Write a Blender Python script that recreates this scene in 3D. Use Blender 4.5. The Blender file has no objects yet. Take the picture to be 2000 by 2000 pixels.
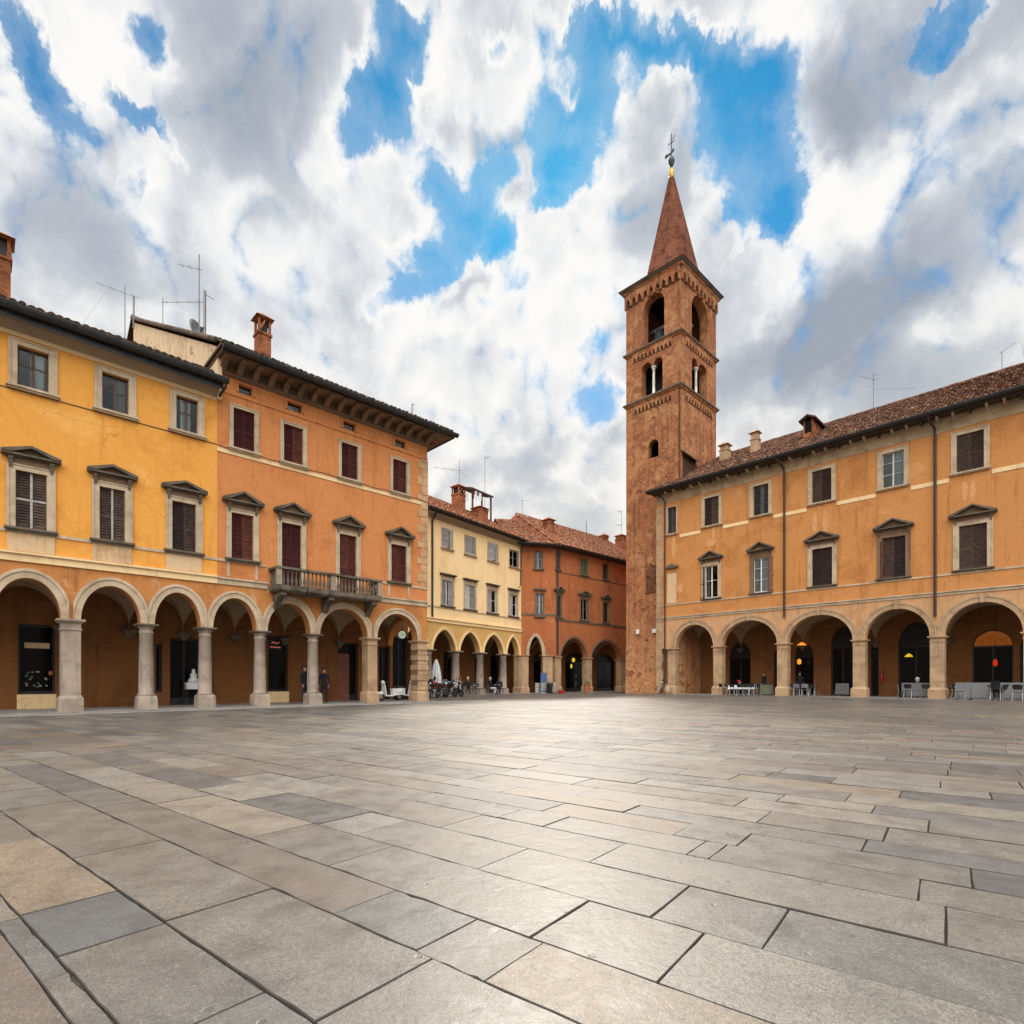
import bpy, bmesh, math, random
from math import sin, cos, pi, radians, hypot, sqrt, atan2
from mathutils import Vector, Matrix
from mathutils.geometry import tessellate_polygon
random.seed(7)
R = random.uniform
scn = bpy.context.scene
COL = scn.collection
# ------------------------------------------------------------------ survey of the square (single-point perspective solve)
F, V0, EYE = 1080., 1330., 1.1

class Frame:
    """vertical facade plane: s along it (to the right seen from the square), b inward, z up"""
    def __init__(s, O, d):
        L = hypot(*d); s.O = O; s.d = (d[0]/L, d[1]/L); s.b = (-s.d[1], s.d[0])
        s.M = Matrix(((s.d[0], s.b[0], 0, O[0]), (s.d[1], s.b[1], 0, O[1]), (0, 0, 1, 0), (0, 0, 0, 1)))
    @classmethod
    def van(c, vp, k, u0):
        Y = F*EYE/(k*abs(vp-u0)); d = ((vp-1000)/F, 1.)
        if d[0] < 0: d = (-d[0], -d[1])
        return c(((u0-1000)/F*Y, Y), d)
    def pix(s, u, v, back=0.):
        r = ((u-1000)/F, 1.)
        Y = (s.O[0]*s.b[0]+s.O[1]*s.b[1]+back)/(r[0]*s.b[0]+r[1]*s.b[1])
        return ((r[0]*Y-s.O[0])*s.d[0]+(Y-s.O[1])*s.d[1], EYE+(V0-v)/F*Y)
    def S(s, u, back=0.): return s.pix(u, 1300, back)[0]
    def W(s, x, y, z): return s.M @ Vector((x, y, z))

FL = Frame.van(2120, .0315, 404)
FR = Frame.van(-45, .0191, 1300)
FC = Frame.van(1800, .0315, 838)
FB = Frame.van(2150, .0228, 1085)
FA = Frame((.80, 48.23), (FB.O[0]-.80, FB.O[1]-48.23))
zL = lambda k: EYE*(1+k/.0315)
zR = lambda k: EYE*(1+k/.0191)
zC = zL
zB = lambda k: EYE*(1+k/.0228)

# ------------------------------------------------------------------ mesh collector
class MB:
    def __init__(s): s.v, s.f, s.t = [], [], []; s.tone = 0.
    def quad(s, a, b, c, d): return s.poly([a, b, c, d])
    def poly(s, pts):
        n = len(s.v); s.v += [tuple(p) for p in pts]; s.f.append(tuple(range(n, n+len(pts)))); s.t.append(s.tone); return s
    def box(s, x0, x1, y0, y1, z0, z1, M=None):
        if x0 > x1: x0, x1 = x1, x0
        if y0 > y1: y0, y1 = y1, y0
        if z0 > z1: z0, z1 = z1, z0
        p = [(x, y, z) for z in (z0, z1) for x, y in ((x0, y0), (x1, y0), (x1, y1), (x0, y1))]
        if M is not None: p = [tuple(M @ Vector(q)) for q in p]
        n = len(s.v); s.v += p
        for q in ((3, 2, 1, 0), (4, 5, 6, 7), (0, 1, 5, 4), (1, 2, 6, 5), (2, 3, 7, 6), (3, 0, 4, 7)):
            s.f.append(tuple(n+i for i in q)); s.t.append(s.tone)
        return s
    def hull(s, lower, upper):
        """prism between two equal-length loops (counter-clockwise seen from the upper end)"""
        n = len(s.v); k = len(lower); s.v += [tuple(p) for p in lower]+[tuple(p) for p in upper]
        s.f.append(tuple(range(n+k-1, n-1, -1))); s.f.append(tuple(range(n+k, n+2*k))); s.t += [s.tone]*2
        for i in range(k):
            j = (i+1) % k; s.f.append((n+i, n+j, n+k+j, n+k+i)); s.t.append(s.tone)
        return s
    def extr_y(s, pts, y0, y1):
        """profile in (x,z), counter-clockwise seen from -y, extruded along y"""
        return s.hull([(x, y1, z) for x, z in pts], [(x, y0, z) for x, z in pts])
    def extr_x(s, pts, x0, x1):
        """profile in (y,z) extruded along x"""
        return s.hull([(x0, y, z) for y, z in pts], [(x1, y, z) for y, z in pts])
    def lathe(s, prof, cx=0, cy=0, n=16, ph=0., sx=1, sy=1):
        b = len(s.v)
        for r, z in prof:
            for i in range(n):
                a = 2*pi*i/n+ph; s.v.append((cx+r*sx*cos(a), cy+r*sy*sin(a), z))
        for j in range(len(prof)-1):
            for i in range(n):
                k = (i+1) % n; s.f.append((b+j*n+i, b+j*n+k, b+(j+1)*n+k, b+(j+1)*n+i)); s.t.append(s.tone)
        s.f.append(tuple(b+i for i in range(n-1, -1, -1))); s.f.append(tuple(b+(len(prof)-1)*n+i for i in range(n))); s.t += [s.tone]*2
        return s
    def tube(s, pts, r, n=6, r2=None):
        P = [Vector(p) for p in pts]; b = len(s.v); K = len(P)
        for i, p in enumerate(P):
            t = (P[min(i+1, K-1)]-P[max(i-1, 0)]).normalized()
            a = t.cross(Vector((0, 0, 1)) if abs(t.z) < .95 else Vector((1, 0, 0))).normalized(); c = t.cross(a)
            rr = r if r2 is None else r+(r2-r)*i/(K-1)
            for j in range(n):
                q = p+a*rr*cos(2*pi*j/n)+c*rr*sin(2*pi*j/n); s.v.append(tuple(q))
        for i in range(K-1):
            for j in range(n):
                k = (j+1) % n; s.f.append((b+i*n+j, b+(i+1)*n+j, b+(i+1)*n+k, b+i*n+k)); s.t.append(s.tone)
        s.f.append(tuple(b+j for j in range(n))); s.f.append(tuple(b+(K-1)*n+j for j in range(n-1, -1, -1))); s.t += [s.tone]*2
        return s
    def ball(s, c, rx, ry=None, rz=None, n=12, m=8):
        ry = ry or rx; rz = rz or rx; b = len(s.v)
        for i in range(1, m):
            a = pi*i/m-pi/2
            for j in range(n):
                s.v.append((c[0]+rx*cos(a)*cos(2*pi*j/n), c[1]+ry*cos(a)*sin(2*pi*j/n), c[2]+rz*sin(a)))
        for i in range(m-2):
            for j in range(n):
                k = (j+1) % n; s.f.append((b+i*n+j, b+i*n+k, b+(i+1)*n+k, b+(i+1)*n+j)); s.t.append(s.tone)
        s.v += [(c[0], c[1], c[2]-rz), (c[0], c[1], c[2]+rz)]; q = len(s.v)
        for j in range(n):
            k = (j+1) % n; s.f.append((b+k, b+j, q-2)); s.f.append((b+(m-2)*n+j, b+(m-2)*n+k, q-1)); s.t += [s.tone]*2
        return s
    def flat(s, outer, holes=(), y=0.):
        """wall sheet in the (x,z) plane with holes, facing -y"""
        loops = [[Vector((x, z, 0)) for x, z in outer]]+[[Vector((x, z, 0)) for x, z in h] for h in holes]
        tri = tessellate_polygon(loops); pts = [p for l in loops for p in l]
        b = len(s.v); s.v += [(p.x, y, p.y) for p in pts]
        for t in tri:
            a, c, d = (pts[i] for i in t)
            ar = (c.x-a.x)*(d.y-a.y)-(c.y-a.y)*(d.x-a.x)
            if abs(ar) < 1e-9: continue
            s.f.append(tuple(b+i for i in (t if ar > 0 else t[::-1]))); s.t.append(s.tone)
        return s
    def reveal(s, loop, y0, y1, closed=True):
        n = len(loop)
        for i in range(n if closed else n-1):
            (x0, z0), (x1, z1) = loop[i], loop[(i+1) % n]
            s.quad((x0, y0, z0), (x0, y1, z0), (x1, y1, z1), (x1, y0, z1))
        return s
    def build(s, name, mat, parent=None, M=None, smooth=False, tone=False, fix=False):
        me = bpy.data.meshes.new(name); me.from_pydata(s.v, [], s.f)
        if tone:
            at = me.attributes.new('tone', 'FLOAT', 'FACE'); at.data.foreach_set('value', s.t)
        if fix:
            bm = bmesh.new(); bm.from_mesh(me); bmesh.ops.remove_doubles(bm, verts=bm.verts, dist=.0005)
            bmesh.ops.recalc_face_normals(bm, faces=bm.faces); bm.to_mesh(me); bm.free()
        if smooth: me.shade_smooth()
        if mat: me.materials.append(mat)
        o = bpy.data.objects.new(name, me); COL.objects.link(o)
        if parent: o.parent = parent
        if M is not None: o.matrix_local = M
        return o

def empty(name, M):
    o = bpy.data.objects.new(name, None); COL.objects.link(o); o.matrix_world = M; o.empty_display_size = .3; return o
def tag(o, label=None, cat=None, group=None, kind=None):
    for k, v in (('label', label), ('category', cat), ('group', group), ('kind', kind)):
        if v: o[k] = v
    return o
def place(x, y, z=0, rz=0): return Matrix.Translation((x, y, z)) @ Matrix.Rotation(rz, 4, 'Z')
def copy_tree(o, parent=None):
    c = o.copy(); COL.objects.link(c)
    if parent: c.parent = parent
    for ch in list(o.children): copy_tree(ch, c)
    return c

# ------------------------------------------------------------------ materials
MATS = {}
class NT:
    def __init__(s, m): s.t = m.node_tree; s.n = s.t.nodes; s.l = s.t.links
    def new(s, ty, **kw):
        n = s.n.new(ty)
        for k, v in kw.items(): setattr(n, k, v)
        return n
    def set(s, sock, v):
        if isinstance(v, bpy.types.NodeSocket): s.l.new(v, sock)
        elif isinstance(v, (tuple, list)) and len(v) == 3 and sock.type == 'RGBA': sock.default_value = (*v, 1)
        else: sock.default_value = v
    def math(s, op, a, b=0., c=None, clamp=False):
        n = s.new('ShaderNodeMath', operation=op); n.use_clamp = clamp
        s.set(n.inputs[0], a); s.set(n.inputs[1], b)
        if c is not None: s.set(n.inputs[2], c)
        return n.outputs[0]
    def mix(s, f, a, b, mode='MIX'):
        n = s.new('ShaderNodeMix', data_type='RGBA', blend_type=mode)
        s.set(n.inputs[0], f); s.set(n.inputs[6], a); s.set(n.inputs[7], b); return n.outputs[2]
    def noise(s, vec, scale, detail=4, rough=.55, dist=0.):
        n = s.new('ShaderNodeTexNoise'); s.set(n.inputs['Vector'], vec)
        n.inputs['Scale'].default_value = scale; n.inputs['Detail'].default_value = detail
        n.inputs['Roughness'].default_value = rough; n.inputs['Distortion'].default_value = dist
        return n.outputs[0]
    def ramp(s, f, stops, interp='LINEAR'):
        n = s.new('ShaderNodeValToRGB'); s.set(n.inputs[0], f); n.color_ramp.interpolation = interp
        e = n.color_ramp.elements
        while len(e) < len(stops): e.new(.5)
        for i, (p, c) in enumerate(stops):
            e[i].position = p; e[i].color = (c, c, c, 1) if isinstance(c, (int, float)) else (*c, 1)
        return n.outputs[0]
    def rng(s, v, a, b, c=0., d=1., ty='SMOOTHSTEP'):
        n = s.new('ShaderNodeMapRange', interpolation_type=ty)
        s.set(n.inputs[0], v)
        for i, q in enumerate((a, b, c, d)): s.set(n.inputs[i+1], q)
        return n.outputs[0]
    def obj(s, scale=(1, 1, 1)):
        c = s.new('ShaderNodeTexCoord').outputs['Object']
        if tuple(scale) == (1, 1, 1): return c
        m = s.new('ShaderNodeMapping'); s.l.new(c, m.inputs[0]); m.inputs['Scale'].default_value = scale; return m.outputs[0]
    def bump(s, h, strength=.3, dist=.02):
        n = s.new('ShaderNodeBump'); s.set(n.inputs['Height'], h)
        n.inputs['Strength'].default_value = strength; n.inputs['Distance'].default_value = dist; return n.outputs[0]
    def bsdf(s, color, rough=.8, normal=None, spec=.3, metal=0.):
        n = s.new('ShaderNodeBsdfPrincipled'); s.set(n.inputs['Base Color'], color); s.set(n.inputs['Roughness'], rough)
        n.inputs['Specular IOR Level'].default_value = spec; n.inputs['Metallic'].default_value = metal
        if normal is not None: s.l.new(normal, n.inputs['Normal'])
        s.out(n.outputs[0]); return n
    def out(s, sh):
        o = s.new('ShaderNodeOutputMaterial'); s.l.new(sh, o.inputs[0])
def mat(name):
    m = bpy.data.materials.new(name); m.use_nodes = True; m.node_tree.nodes.clear(); MATS[name] = m
    return m, NT(m)
def mul(c, k): return tuple(min(1, x*k) for x in c)

def plaster(name, base, pale=None, dark=None, grime=.35, seed=0., patch=.0, patchcol=(.5, .34, .2)):
    m, t = mat(name); c = t.obj()
    mp = t.new('ShaderNodeMapping'); t.l.new(c, mp.inputs[0]); mp.inputs['Location'].default_value = (seed*7.3, seed*3.1, seed*5.7); c = mp.outputs[0]
    pale = pale or mul(base, 1.25); dark = dark or mul(base, .72)
    n1 = t.noise(c, .45, 7, .62, .4)
    col = t.ramp(n1, [(.30, dark), (.47, base), (.60, base), (.75, pale)])
    st = t.new('ShaderNodeMapping'); t.l.new(c, st.inputs[0]); st.inputs['Scale'].default_value = (2.6, 2.6, .22)
    n2 = t.noise(st.outputs[0], 1.0, 5, .6)
    col = t.mix(t.rng(n2, .54, .74, 0, grime), col, mul(dark, .72))
    n3 = t.noise(c, 5.5, 6, .7)
    col = t.mix(t.rng(n3, .4, .75, 0, .4), col, pale)
    if patch:
        n4 = t.noise(c, 1.1, 6, .62, .8)
        col = t.mix(t.rng(n4, .62-patch*.1, .66-patch*.1, 0, .75), col, patchcol)
    fs = t.new('ShaderNodeMapping'); t.l.new(c, fs.inputs[0]); fs.inputs['Scale'].default_value = (9, 9, .5)
    col = t.mix(t.rng(t.noise(fs.outputs[0], 1., 4, .65), .56, .76, 0, grime*.7), col, mul(dark, .8))
    cw = t.new('ShaderNodeMix', data_type='VECTOR'); cw.inputs[0].default_value = .22; t.l.new(c, cw.inputs[4]); nz = t.new('ShaderNodeTexNoise'); nz.inputs['Scale'].default_value = 2.2; nz.inputs['Detail'].default_value = 4; t.l.new(c, nz.inputs['Vector']); t.l.new(nz.outputs['Color'], cw.inputs[5])
    vc = t.new('ShaderNodeTexVoronoi', feature='DISTANCE_TO_EDGE'); vc.inputs['Scale'].default_value = .62; t.l.new(cw.outputs[1], vc.inputs['Vector'])
    ck = t.math('MULTIPLY', t.rng(vc.outputs['Distance'], 0, .011, 1, 0), t.rng(n1, .5, .62, 0, .4)); col = t.mix(ck, col, mul(dark, .5))
    h = t.math('ADD', t.noise(c, 9, 5, .6), t.math('MULTIPLY', t.noise(c, 60, 3, .6), .5))
    t.bsdf(col, .88, t.bump(h, .35, .03), .15)
    return m
def stone(name, base, dark=None, rough=.75, scale=1., lich=.3, spec=.25):
    m, t = mat(name); c = t.obj(); dark = dark or mul(base, .55)
    n1 = t.noise(c, 1.3*scale, 7, .65, .5); n2 = t.noise(c, 38*scale, 3, .7)
    col = t.ramp(n1, [(.32, dark), (.52, base), (.72, mul(base, 1.25))])
    col = t.mix(t.rng(n2, .35, .7, 0, .35), col, mul(dark, .8))
    st = t.new('ShaderNodeMapping'); t.l.new(c, st.inputs[0]); st.inputs['Scale'].default_value = (5, 5, .5)
    col = t.mix(t.rng(t.noise(st.outputs[0], 1., 4, .6), .55, .75, 0, lich), col, mul(dark, .5))
    t.bsdf(col, rough, t.bump(t.math('ADD', n1, t.math('MULTIPLY', n2, .6)), .4, .02), spec)
    return m
def plain(name, base, rough=.5, var=.25, spec=.4, metal=0., scale=6.):
    m, t = mat(name); c = t.obj()
    n = t.noise(c, scale, 5, .65)
    col = t.mix(t.rng(n, .3, .7), mul(base, 1-var), mul(base, 1+var))
    if 'shutter' in name or 'curtain' in name:
        oi = t.new('ShaderNodeObjectInfo'); hv = t.new('ShaderNodeHueSaturation'); t.l.new(col, hv.inputs['Color']); t.set(hv.inputs['Value'], t.rng(oi.outputs['Random'], 0, 1, .65, 1.6)); t.set(hv.inputs['Hue'], t.rng(oi.outputs['Random'], 0, 1, .485, .51)); col = hv.outputs[0]
    t.bsdf(col, t.rng(n, .3, .7, max(.03, rough-.08), min(1, rough+.08)), t.bump(n, .12, .01), spec, metal)
    return m
def lampmat(name, color, power):
    m, t = mat(name); e = t.new('ShaderNodeEmission'); e.inputs[0].default_value = (*color, 1)
    g = t.noise(t.obj(), 9, 3)
    t.set(e.inputs[1], t.rng(g, .2, .8, power*.7, power*1.3)); t.out(e.outputs[0]); return m
def glassmat():
    m, t = mat('window_glass')
    fr = t.new('ShaderNodeFresnel'); fr.inputs[0].default_value = 1.5
    n = t.noise(t.obj(), 1.7, 2); b = t.bump(n, .12, .05); t.l.new(b, fr.inputs['Normal'])
    tr = t.new('ShaderNodeBsdfTransparent'); tr.inputs[0].default_value = (.78, .82, .8, 1)
    gl = t.new('ShaderNodeBsdfGlossy'); gl.inputs['Roughness'].default_value = .02; t.l.new(b, gl.inputs['Normal'])
    mx = t.new('ShaderNodeMixShader'); t.l.new(fr.outputs[0], mx.inputs[0]); t.l.new(tr.outputs[0], mx.inputs[1]); t.l.new(gl.outputs[0], mx.inputs[2])
    t.out(mx.outputs[0]); return m
def tilemat(name, cols, moss=.35):
    m, t = mat(name); a = t.new('ShaderNodeAttribute'); a.attribute_name = 'tone'
    c = t.obj(); n = t.noise(c, 4, 5, .65); n2 = t.noise(c, .7, 4, .6)
    k = len(cols); col = t.ramp(a.outputs['Fac'], [(i/(k-1), q) for i, q in enumerate(cols)])
    col = t.mix(t.rng(n, .5, .72, 0, .6), col, (.05, .042, .032))
    col = t.mix(t.rng(n2, .48, .7, 0, moss), col, (.075, .068, .045))
    t.bsdf(col, .9, t.bump(n, .3, .02), .15); return m
def brickmat(name, base, mortar, dark, pale, seed=0., rubble=0.):
    m, t = mat(name); c = t.obj()
    sp = t.new('ShaderNodeSeparateXYZ'); t.l.new(c, sp.inputs[0])
    cb = t.new('ShaderNodeCombineXYZ'); t.set(cb.inputs[0], t.math('ADD', sp.outputs[0], sp.outputs[1])); t.l.new(sp.outputs[2], cb.inputs[1])
    wv = t.noise(c, 1.2, 2); cw = t.new('ShaderNodeVectorMath', operation='ADD'); t.l.new(cb.outputs[0], cw.inputs[0])
    w2 = t.new('ShaderNodeCombineXYZ'); t.set(w2.inputs[1], t.math('MULTIPLY', wv, .06)); t.l.new(w2.outputs[0], cw.inputs[1])
    b = t.new('ShaderNodeTexBrick'); t.l.new(cw.outputs[0], b.inputs[0])
    b.inputs['Color1'].default_value = (*base, 1); b.inputs['Color2'].default_value = (*mul(base, .62), 1); b.inputs['Mortar'].default_value = (*mortar, 1)
    b.inputs['Scale'].default_value = 1.; b.inputs['Mortar Size'].default_value = .012; b.inputs['Brick Width'].default_value = .3; b.inputs['Row Height'].default_value = .095
    b.inputs['Bias'].default_value = -.1; b.offset = .5
    mp = t.new('ShaderNodeMapping'); t.l.new(c, mp.inputs[0]); mp.inputs['Location'].default_value = (seed, seed*2, seed*3)
    n1 = t.noise(mp.outputs[0], .5, 8, .68, .6); n2 = t.noise(mp.outputs[0], 6.5, 5, .7, .2); n3 = t.noise(mp.outputs[0], 1.3, 6, .65, 1.)
    col = t.mix(t.rng(n1, .42, .60, 0, .85), b.outputs[0], pale)
    col = t.mix(t.rng(n3, .48, .62, 0, .9), col, mul(dark, .85))
    col = t.mix(t.rng(n2, .54, .66, 0, .6), col, mul(dark, .5))
    st = t.new('ShaderNodeMapping'); t.l.new(c, st.inputs[0]); st.inputs['Scale'].default_value = (1.6, 1.6, .16)
    col = t.mix(t.rng(t.noise(st.outputs[0], 1., 5, .6), .5, .72, 0, .7), col, mul(dark, .7))
    cs_ = t.new('ShaderNodeMapping'); t.l.new(c, cs_.inputs[0]); cs_.inputs['Scale'].default_value = (1.6, 1.6, 5.)
    col = t.mix(t.rng(t.noise(cs_.outputs[0], 2.2, 5, .7, .6), .57, .66, 0, .75), col, mul(pale, 1.45))
    col = t.mix(t.rng(t.noise(cs_.outputs[0], 3.1, 5, .7, .6), .56, .66, 0, .7), col, mul(base, .35))
    if rubble:
        v = t.new('ShaderNodeTexVoronoi'); v.inputs['Scale'].default_value = 2.6; t.l.new(mp.outputs[0], v.inputs[0])
        v2 = t.new('ShaderNodeTexVoronoi', feature='DISTANCE_TO_EDGE'); v2.inputs['Scale'].default_value = 2.6; t.l.new(mp.outputs[0], v2.inputs[0])
        hs = t.new('ShaderNodeHueSaturation'); hs.inputs['Saturation'].default_value = .0; t.l.new(v.outputs['Color'], hs.inputs['Color'])
        rc = t.ramp(hs.outputs[0], [(.2, dark), (.5, pale), (.8, mul(pale, 1.4))])
        rc = t.mix(t.rng(v2.outputs[0], 0, .05, 1, 0), rc, mul(dark, .5))
        zf = t.math('ADD', t.rng(sp.outputs[2], .5, 9., .8, 0.), t.rng(n3, .45, .65, -.25, .25)); col = t.mix(t.math('MINIMUM', t.math('MAXIMUM', zf, 0.), 1.), col, rc)
    h = t.math('ADD', t.math('MULTIPLY', b.outputs['Fac'], -.5), t.math('ADD', n2, n3))
    t.bsdf(col, .92, t.bump(h, .7, .06), .12); return m

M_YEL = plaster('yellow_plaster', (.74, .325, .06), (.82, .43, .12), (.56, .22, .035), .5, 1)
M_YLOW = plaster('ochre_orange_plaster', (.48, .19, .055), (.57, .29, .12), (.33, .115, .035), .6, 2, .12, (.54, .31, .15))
M_ORA = plaster('orange_plaster', (.56, .21, .07), (.65, .3, .115), (.42, .14, .042), .55, 3)
M_RIG = plaster('amber_plaster', (.53, .225, .07), (.62, .32, .13), (.40, .15, .042), .6, 4)
M_RLOW = plaster('faded_amber_plaster', (.54, .29, .135), (.64, .42, .26), (.40, .17, .065), .6, 5, .1, (.44, .2, .085))
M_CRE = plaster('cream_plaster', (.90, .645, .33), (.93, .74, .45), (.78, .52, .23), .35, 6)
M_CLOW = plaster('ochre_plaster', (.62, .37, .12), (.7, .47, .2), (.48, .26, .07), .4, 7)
M_RED = plaster('rust_red_plaster', (.40, .125, .045), (.48, .2, .085), (.26, .075, .03), .55, 8, .05, (.45, .22, .11))
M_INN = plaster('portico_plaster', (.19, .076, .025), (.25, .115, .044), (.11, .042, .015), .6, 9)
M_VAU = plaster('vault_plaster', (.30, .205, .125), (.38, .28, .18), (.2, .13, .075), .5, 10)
M_APR = plaster('stained_pale_plaster', (.62, .42, .24), (.7, .54, .38), (.48, .28, .13), .7, 11)
M_PARTY = plaster('bare_render', (.72, .52, .32), (.8, .62, .42), (.4, .26, .15), 1., 12, .15, (.2, .14, .09))
M_STO = stone('sandstone_trim', (.53, .405, .27), (.36, .26, .165))
M_STD = stone('weathered_dark_stone', (.15, .115, .078), (.06, .05, .04))
M_COLM = stone('grey_column_stone', (.36, .285, .215), (.21, .165, .125), lich=.55)
M_COLR = stone('ochre_pier_stone', (.46, .3, .17), (.28, .17, .095), lich=.5)
M_BAL = stone('lichen_stone', (.16, .122, .085), (.03, .025, .018), lich=1.)
M_BAND = plaster('pale_band_paint', (.78, .56, .3), None, (.62, .4, .2), .4, 13)
M_CORN = plaster('taupe_cornice_paint', (.34, .25, .165), None, None, .3, 14)
M_SHB = plain('burgundy_shutter_paint', (.075, .022, .015), .65, .35, .12)
M_SHD = plain('dark_brown_shutter_paint', (.046, .028, .021), .7, .35, .12)
M_SHG = plain('grey_brown_shutter_paint', (.066, .043, .032), .7, .4, .12)
M_SHR = plain('red_brown_shutter_paint', (.15, .05, .03), .6, .3)
M_SHL = plain('pale_grey_shutter_paint', (.33, .31, .28), .6, .25)
M_WOOD = plain('dark_window_wood', (.085, .04, .03), .5, .35)
M_WHT = plain('white_window_paint', (.7, .68, .64), .4, .12)
M_GUT = plain('blackened_copper', (.02, .022, .022), .5, .5, .5)
M_PIPE = plain('rust_brown_pipe', (.05, .022, .014), .55, .4)
M_SOF = plain('dark_eave_wood', (.055, .038, .027), .8, .4)
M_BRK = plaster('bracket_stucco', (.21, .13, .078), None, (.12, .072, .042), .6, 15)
M_GLASS = glassmat()
M_CURT = plain('curtain_cloth', (.55, .56, .58), .9, .1, .1, scale=2)
M_DARK = plain('dark_shop_interior', (.012, .009, .007), .6, .4)
M_SHOP = plain('black_shopfront_glass', (.006, .005, .005), .12, .2, .12)
M_TILE = tilemat('aged_roof_tiles', [(.055, .03, .02), (.15, .065, .038), (.25, .115, .065), (.14, .09, .06), (.42, .25, .15)])
M_TILD = tilemat('dark_roof_tiles', [(.075, .055, .04), (.12, .075, .05), (.17, .105, .065), (.10, .08, .06), (.22, .15, .1)], .5)
M_TILR = tilemat('red_roof_tiles', [(.18, .065, .035), (.28, .10, .05), (.36, .16, .08), (.24, .10, .06), (.46, .25, .13)], .2)
M_BRICK = brickmat('tower_brick', (.45, .145, .058), (.42, .24, .135), (.2, .07, .034), (.52, .255, .115), 1., .9)
M_SPIRE = brickmat('spire_brick', (.2, .058, .03), (.2, .09, .05), (.10, .034, .02), (.24, .09, .05), 5.)
M_CHIM = brickmat('chimney_brick', (.4, .115, .05), (.36, .18, .1), (.2, .07, .035), (.42, .17, .08), 3.)
M_ANT = plain('weathered_aluminium', (.16, .155, .15), .45, .35, .5, .6)
M_MET = plain('dark_iron', (.03, .03, .032), .45, .4, .5, .5)
M_CHR = plain('bright_steel', (.55, .55, .55), .22, .2, .5, .9)
M_BLK = plain('black_plastic', (.014, .014, .015), .45, .3)
M_WPL = plain('white_enamel', (.72, .71, .68), .3, .08)
M_RUB = plain('tyre_rubber', (.018, .018, .018), .8, .3)
M_CLO = plain('white_cloth', (.72, .72, .71), .9, .08, .1, scale=3)
M_GREYP = plain('grey_screen_panel', (.17, .17, .168), .5, .15)
M_GOLD = plain('gilded_copper', (.55, .3, .03), .35, .35, .5, .3)
M_COPP = plain('green_black_copper', (.03, .045, .042), .5, .4)
M_REDP = plain('red_plastic', (.45, .02, .02), .4, .2)
M_TERRA = plain('terracotta', (.42, .13, .05), .8, .3)
M_GRN = plain('olive_green_paint', (.10, .12, .06), .7, .3)
M_BLUE = plain('blue_banner_print', (.05, .11, .24), .5, .3)
L_WARM = lampmat('amber_lamp_glow', (1., .36, .03), 1.0)
L_YEL = lampmat('yellow_lamp_glow', (1., .62, .03), .75)
L_RED = lampmat('red_lamp_glow', (1., .05, .01), .55)
L_TAN = lampmat('lit_tympanum_glow', (1., .28, .05), .16)
L_CLK = lampmat('lit_clock_face', (.75, .85, .6), .45)

# ------------------------------------------------------------------ pieces of a facade (local x = s, y = inward, z up)
def ell(a, b, z0, rise, n=18, p=0.):
    c, w = (a+b)/2, (b-a)/2
    out = []
    for i in range(n+1):
        th = pi-pi*i/n; x = cos(th); y = sin(th)
        if p: y = y*(1-p)+(1-abs(x)**1.25)*p
        out.append((c+w*x, z0+rise*y))
    return out
def arcade_wall(h, M, s0, s1, ztop, zc, arches, rise, m, depth=.5, p=0., n=18, name='arcade_wall'):
    mb = MB(); out = [(s0, ztop), (s0, zc)]
    for a, b in arches:
        arc = ell(a, b, zc, rise, n, p); out += [q for q in arc if not (q == arc[0] and abs(q[0]-out[-1][0]) < 1e-4)]
    out += [(s1, zc), (s1, ztop)]
    mb.flat(out)
    for a, b in arches:
        arc = ell(a, b, zc, rise, n, p)
        for (x0, z0), (x1, z1) in zip(arc, arc[1:]): mb.quad((x1, 0, z1), (x1, depth, z1), (x0, depth, z0), (x0, 0, z0))
    xs = [s0]+[q for ab in arches for q in ab]+[s1]
    for a, b in zip(xs[::2], xs[1::2]):
        if b-a > .01: mb.quad((a, depth, zc), (b, depth, zc), (b, 0, zc), (a, 0, zc))
    mb.quad((s0, depth, zc), (s0, 0, zc), (s0, 0, ztop), (s0, depth, ztop)); mb.quad((s1, 0, zc), (s1, depth, zc), (s1, depth, ztop), (s1, 0, ztop))
    return mb.build(name, m, h, M)
def archivolt(h, M, a, b, zc, rise, w, lim, m, y=-.05, p=0., n=24, key=False):
    mb = MB(); ins = ell(a, b, zc, rise, n, p); c = (a+b)/2; hw = (b-a)/2
    def ring(w0, w1, yf):
        i0 = ell(a-w0, b+w0, zc, rise+w0, n, p); o0 = ell(a-w1, b+w1, zc, rise+w1, n, p)
        if w0 == 0: i0 = ins
        cl = lambda q: (min(max(q[0], lim[0]), lim[1]), q[1])
        i0 = [cl(q) for q in i0]; o0 = [cl(q) for q in o0]
        for k in range(n):
            A, B, C, D = i0[k], i0[k+1], o0[k+1], o0[k]
            mb.quad((A[0], yf, A[1]), (B[0], yf, B[1]), (C[0], yf, C[1]), (D[0], yf, D[1]))
            mb.quad((A[0], 0, A[1]), (B[0], 0, B[1]), (B[0], yf, B[1]), (A[0], yf, A[1]))
            mb.quad((D[0], yf, D[1]), (C[0], yf, C[1]), (C[0], 0, C[1]), (D[0], 0, D[1]))
    ring(0, w*.68, y); ring(w*.68, w, y-.035)
    if key:
        mb.extr_y([(c-.09, zc+rise-.03), (c+.09, zc+rise-.03), (c+.13, zc+rise+w+.12), (c-.13, zc+rise+w+.12)], y-.07, y-.002)
    return mb.build('archivolt', m, h, M)
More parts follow.
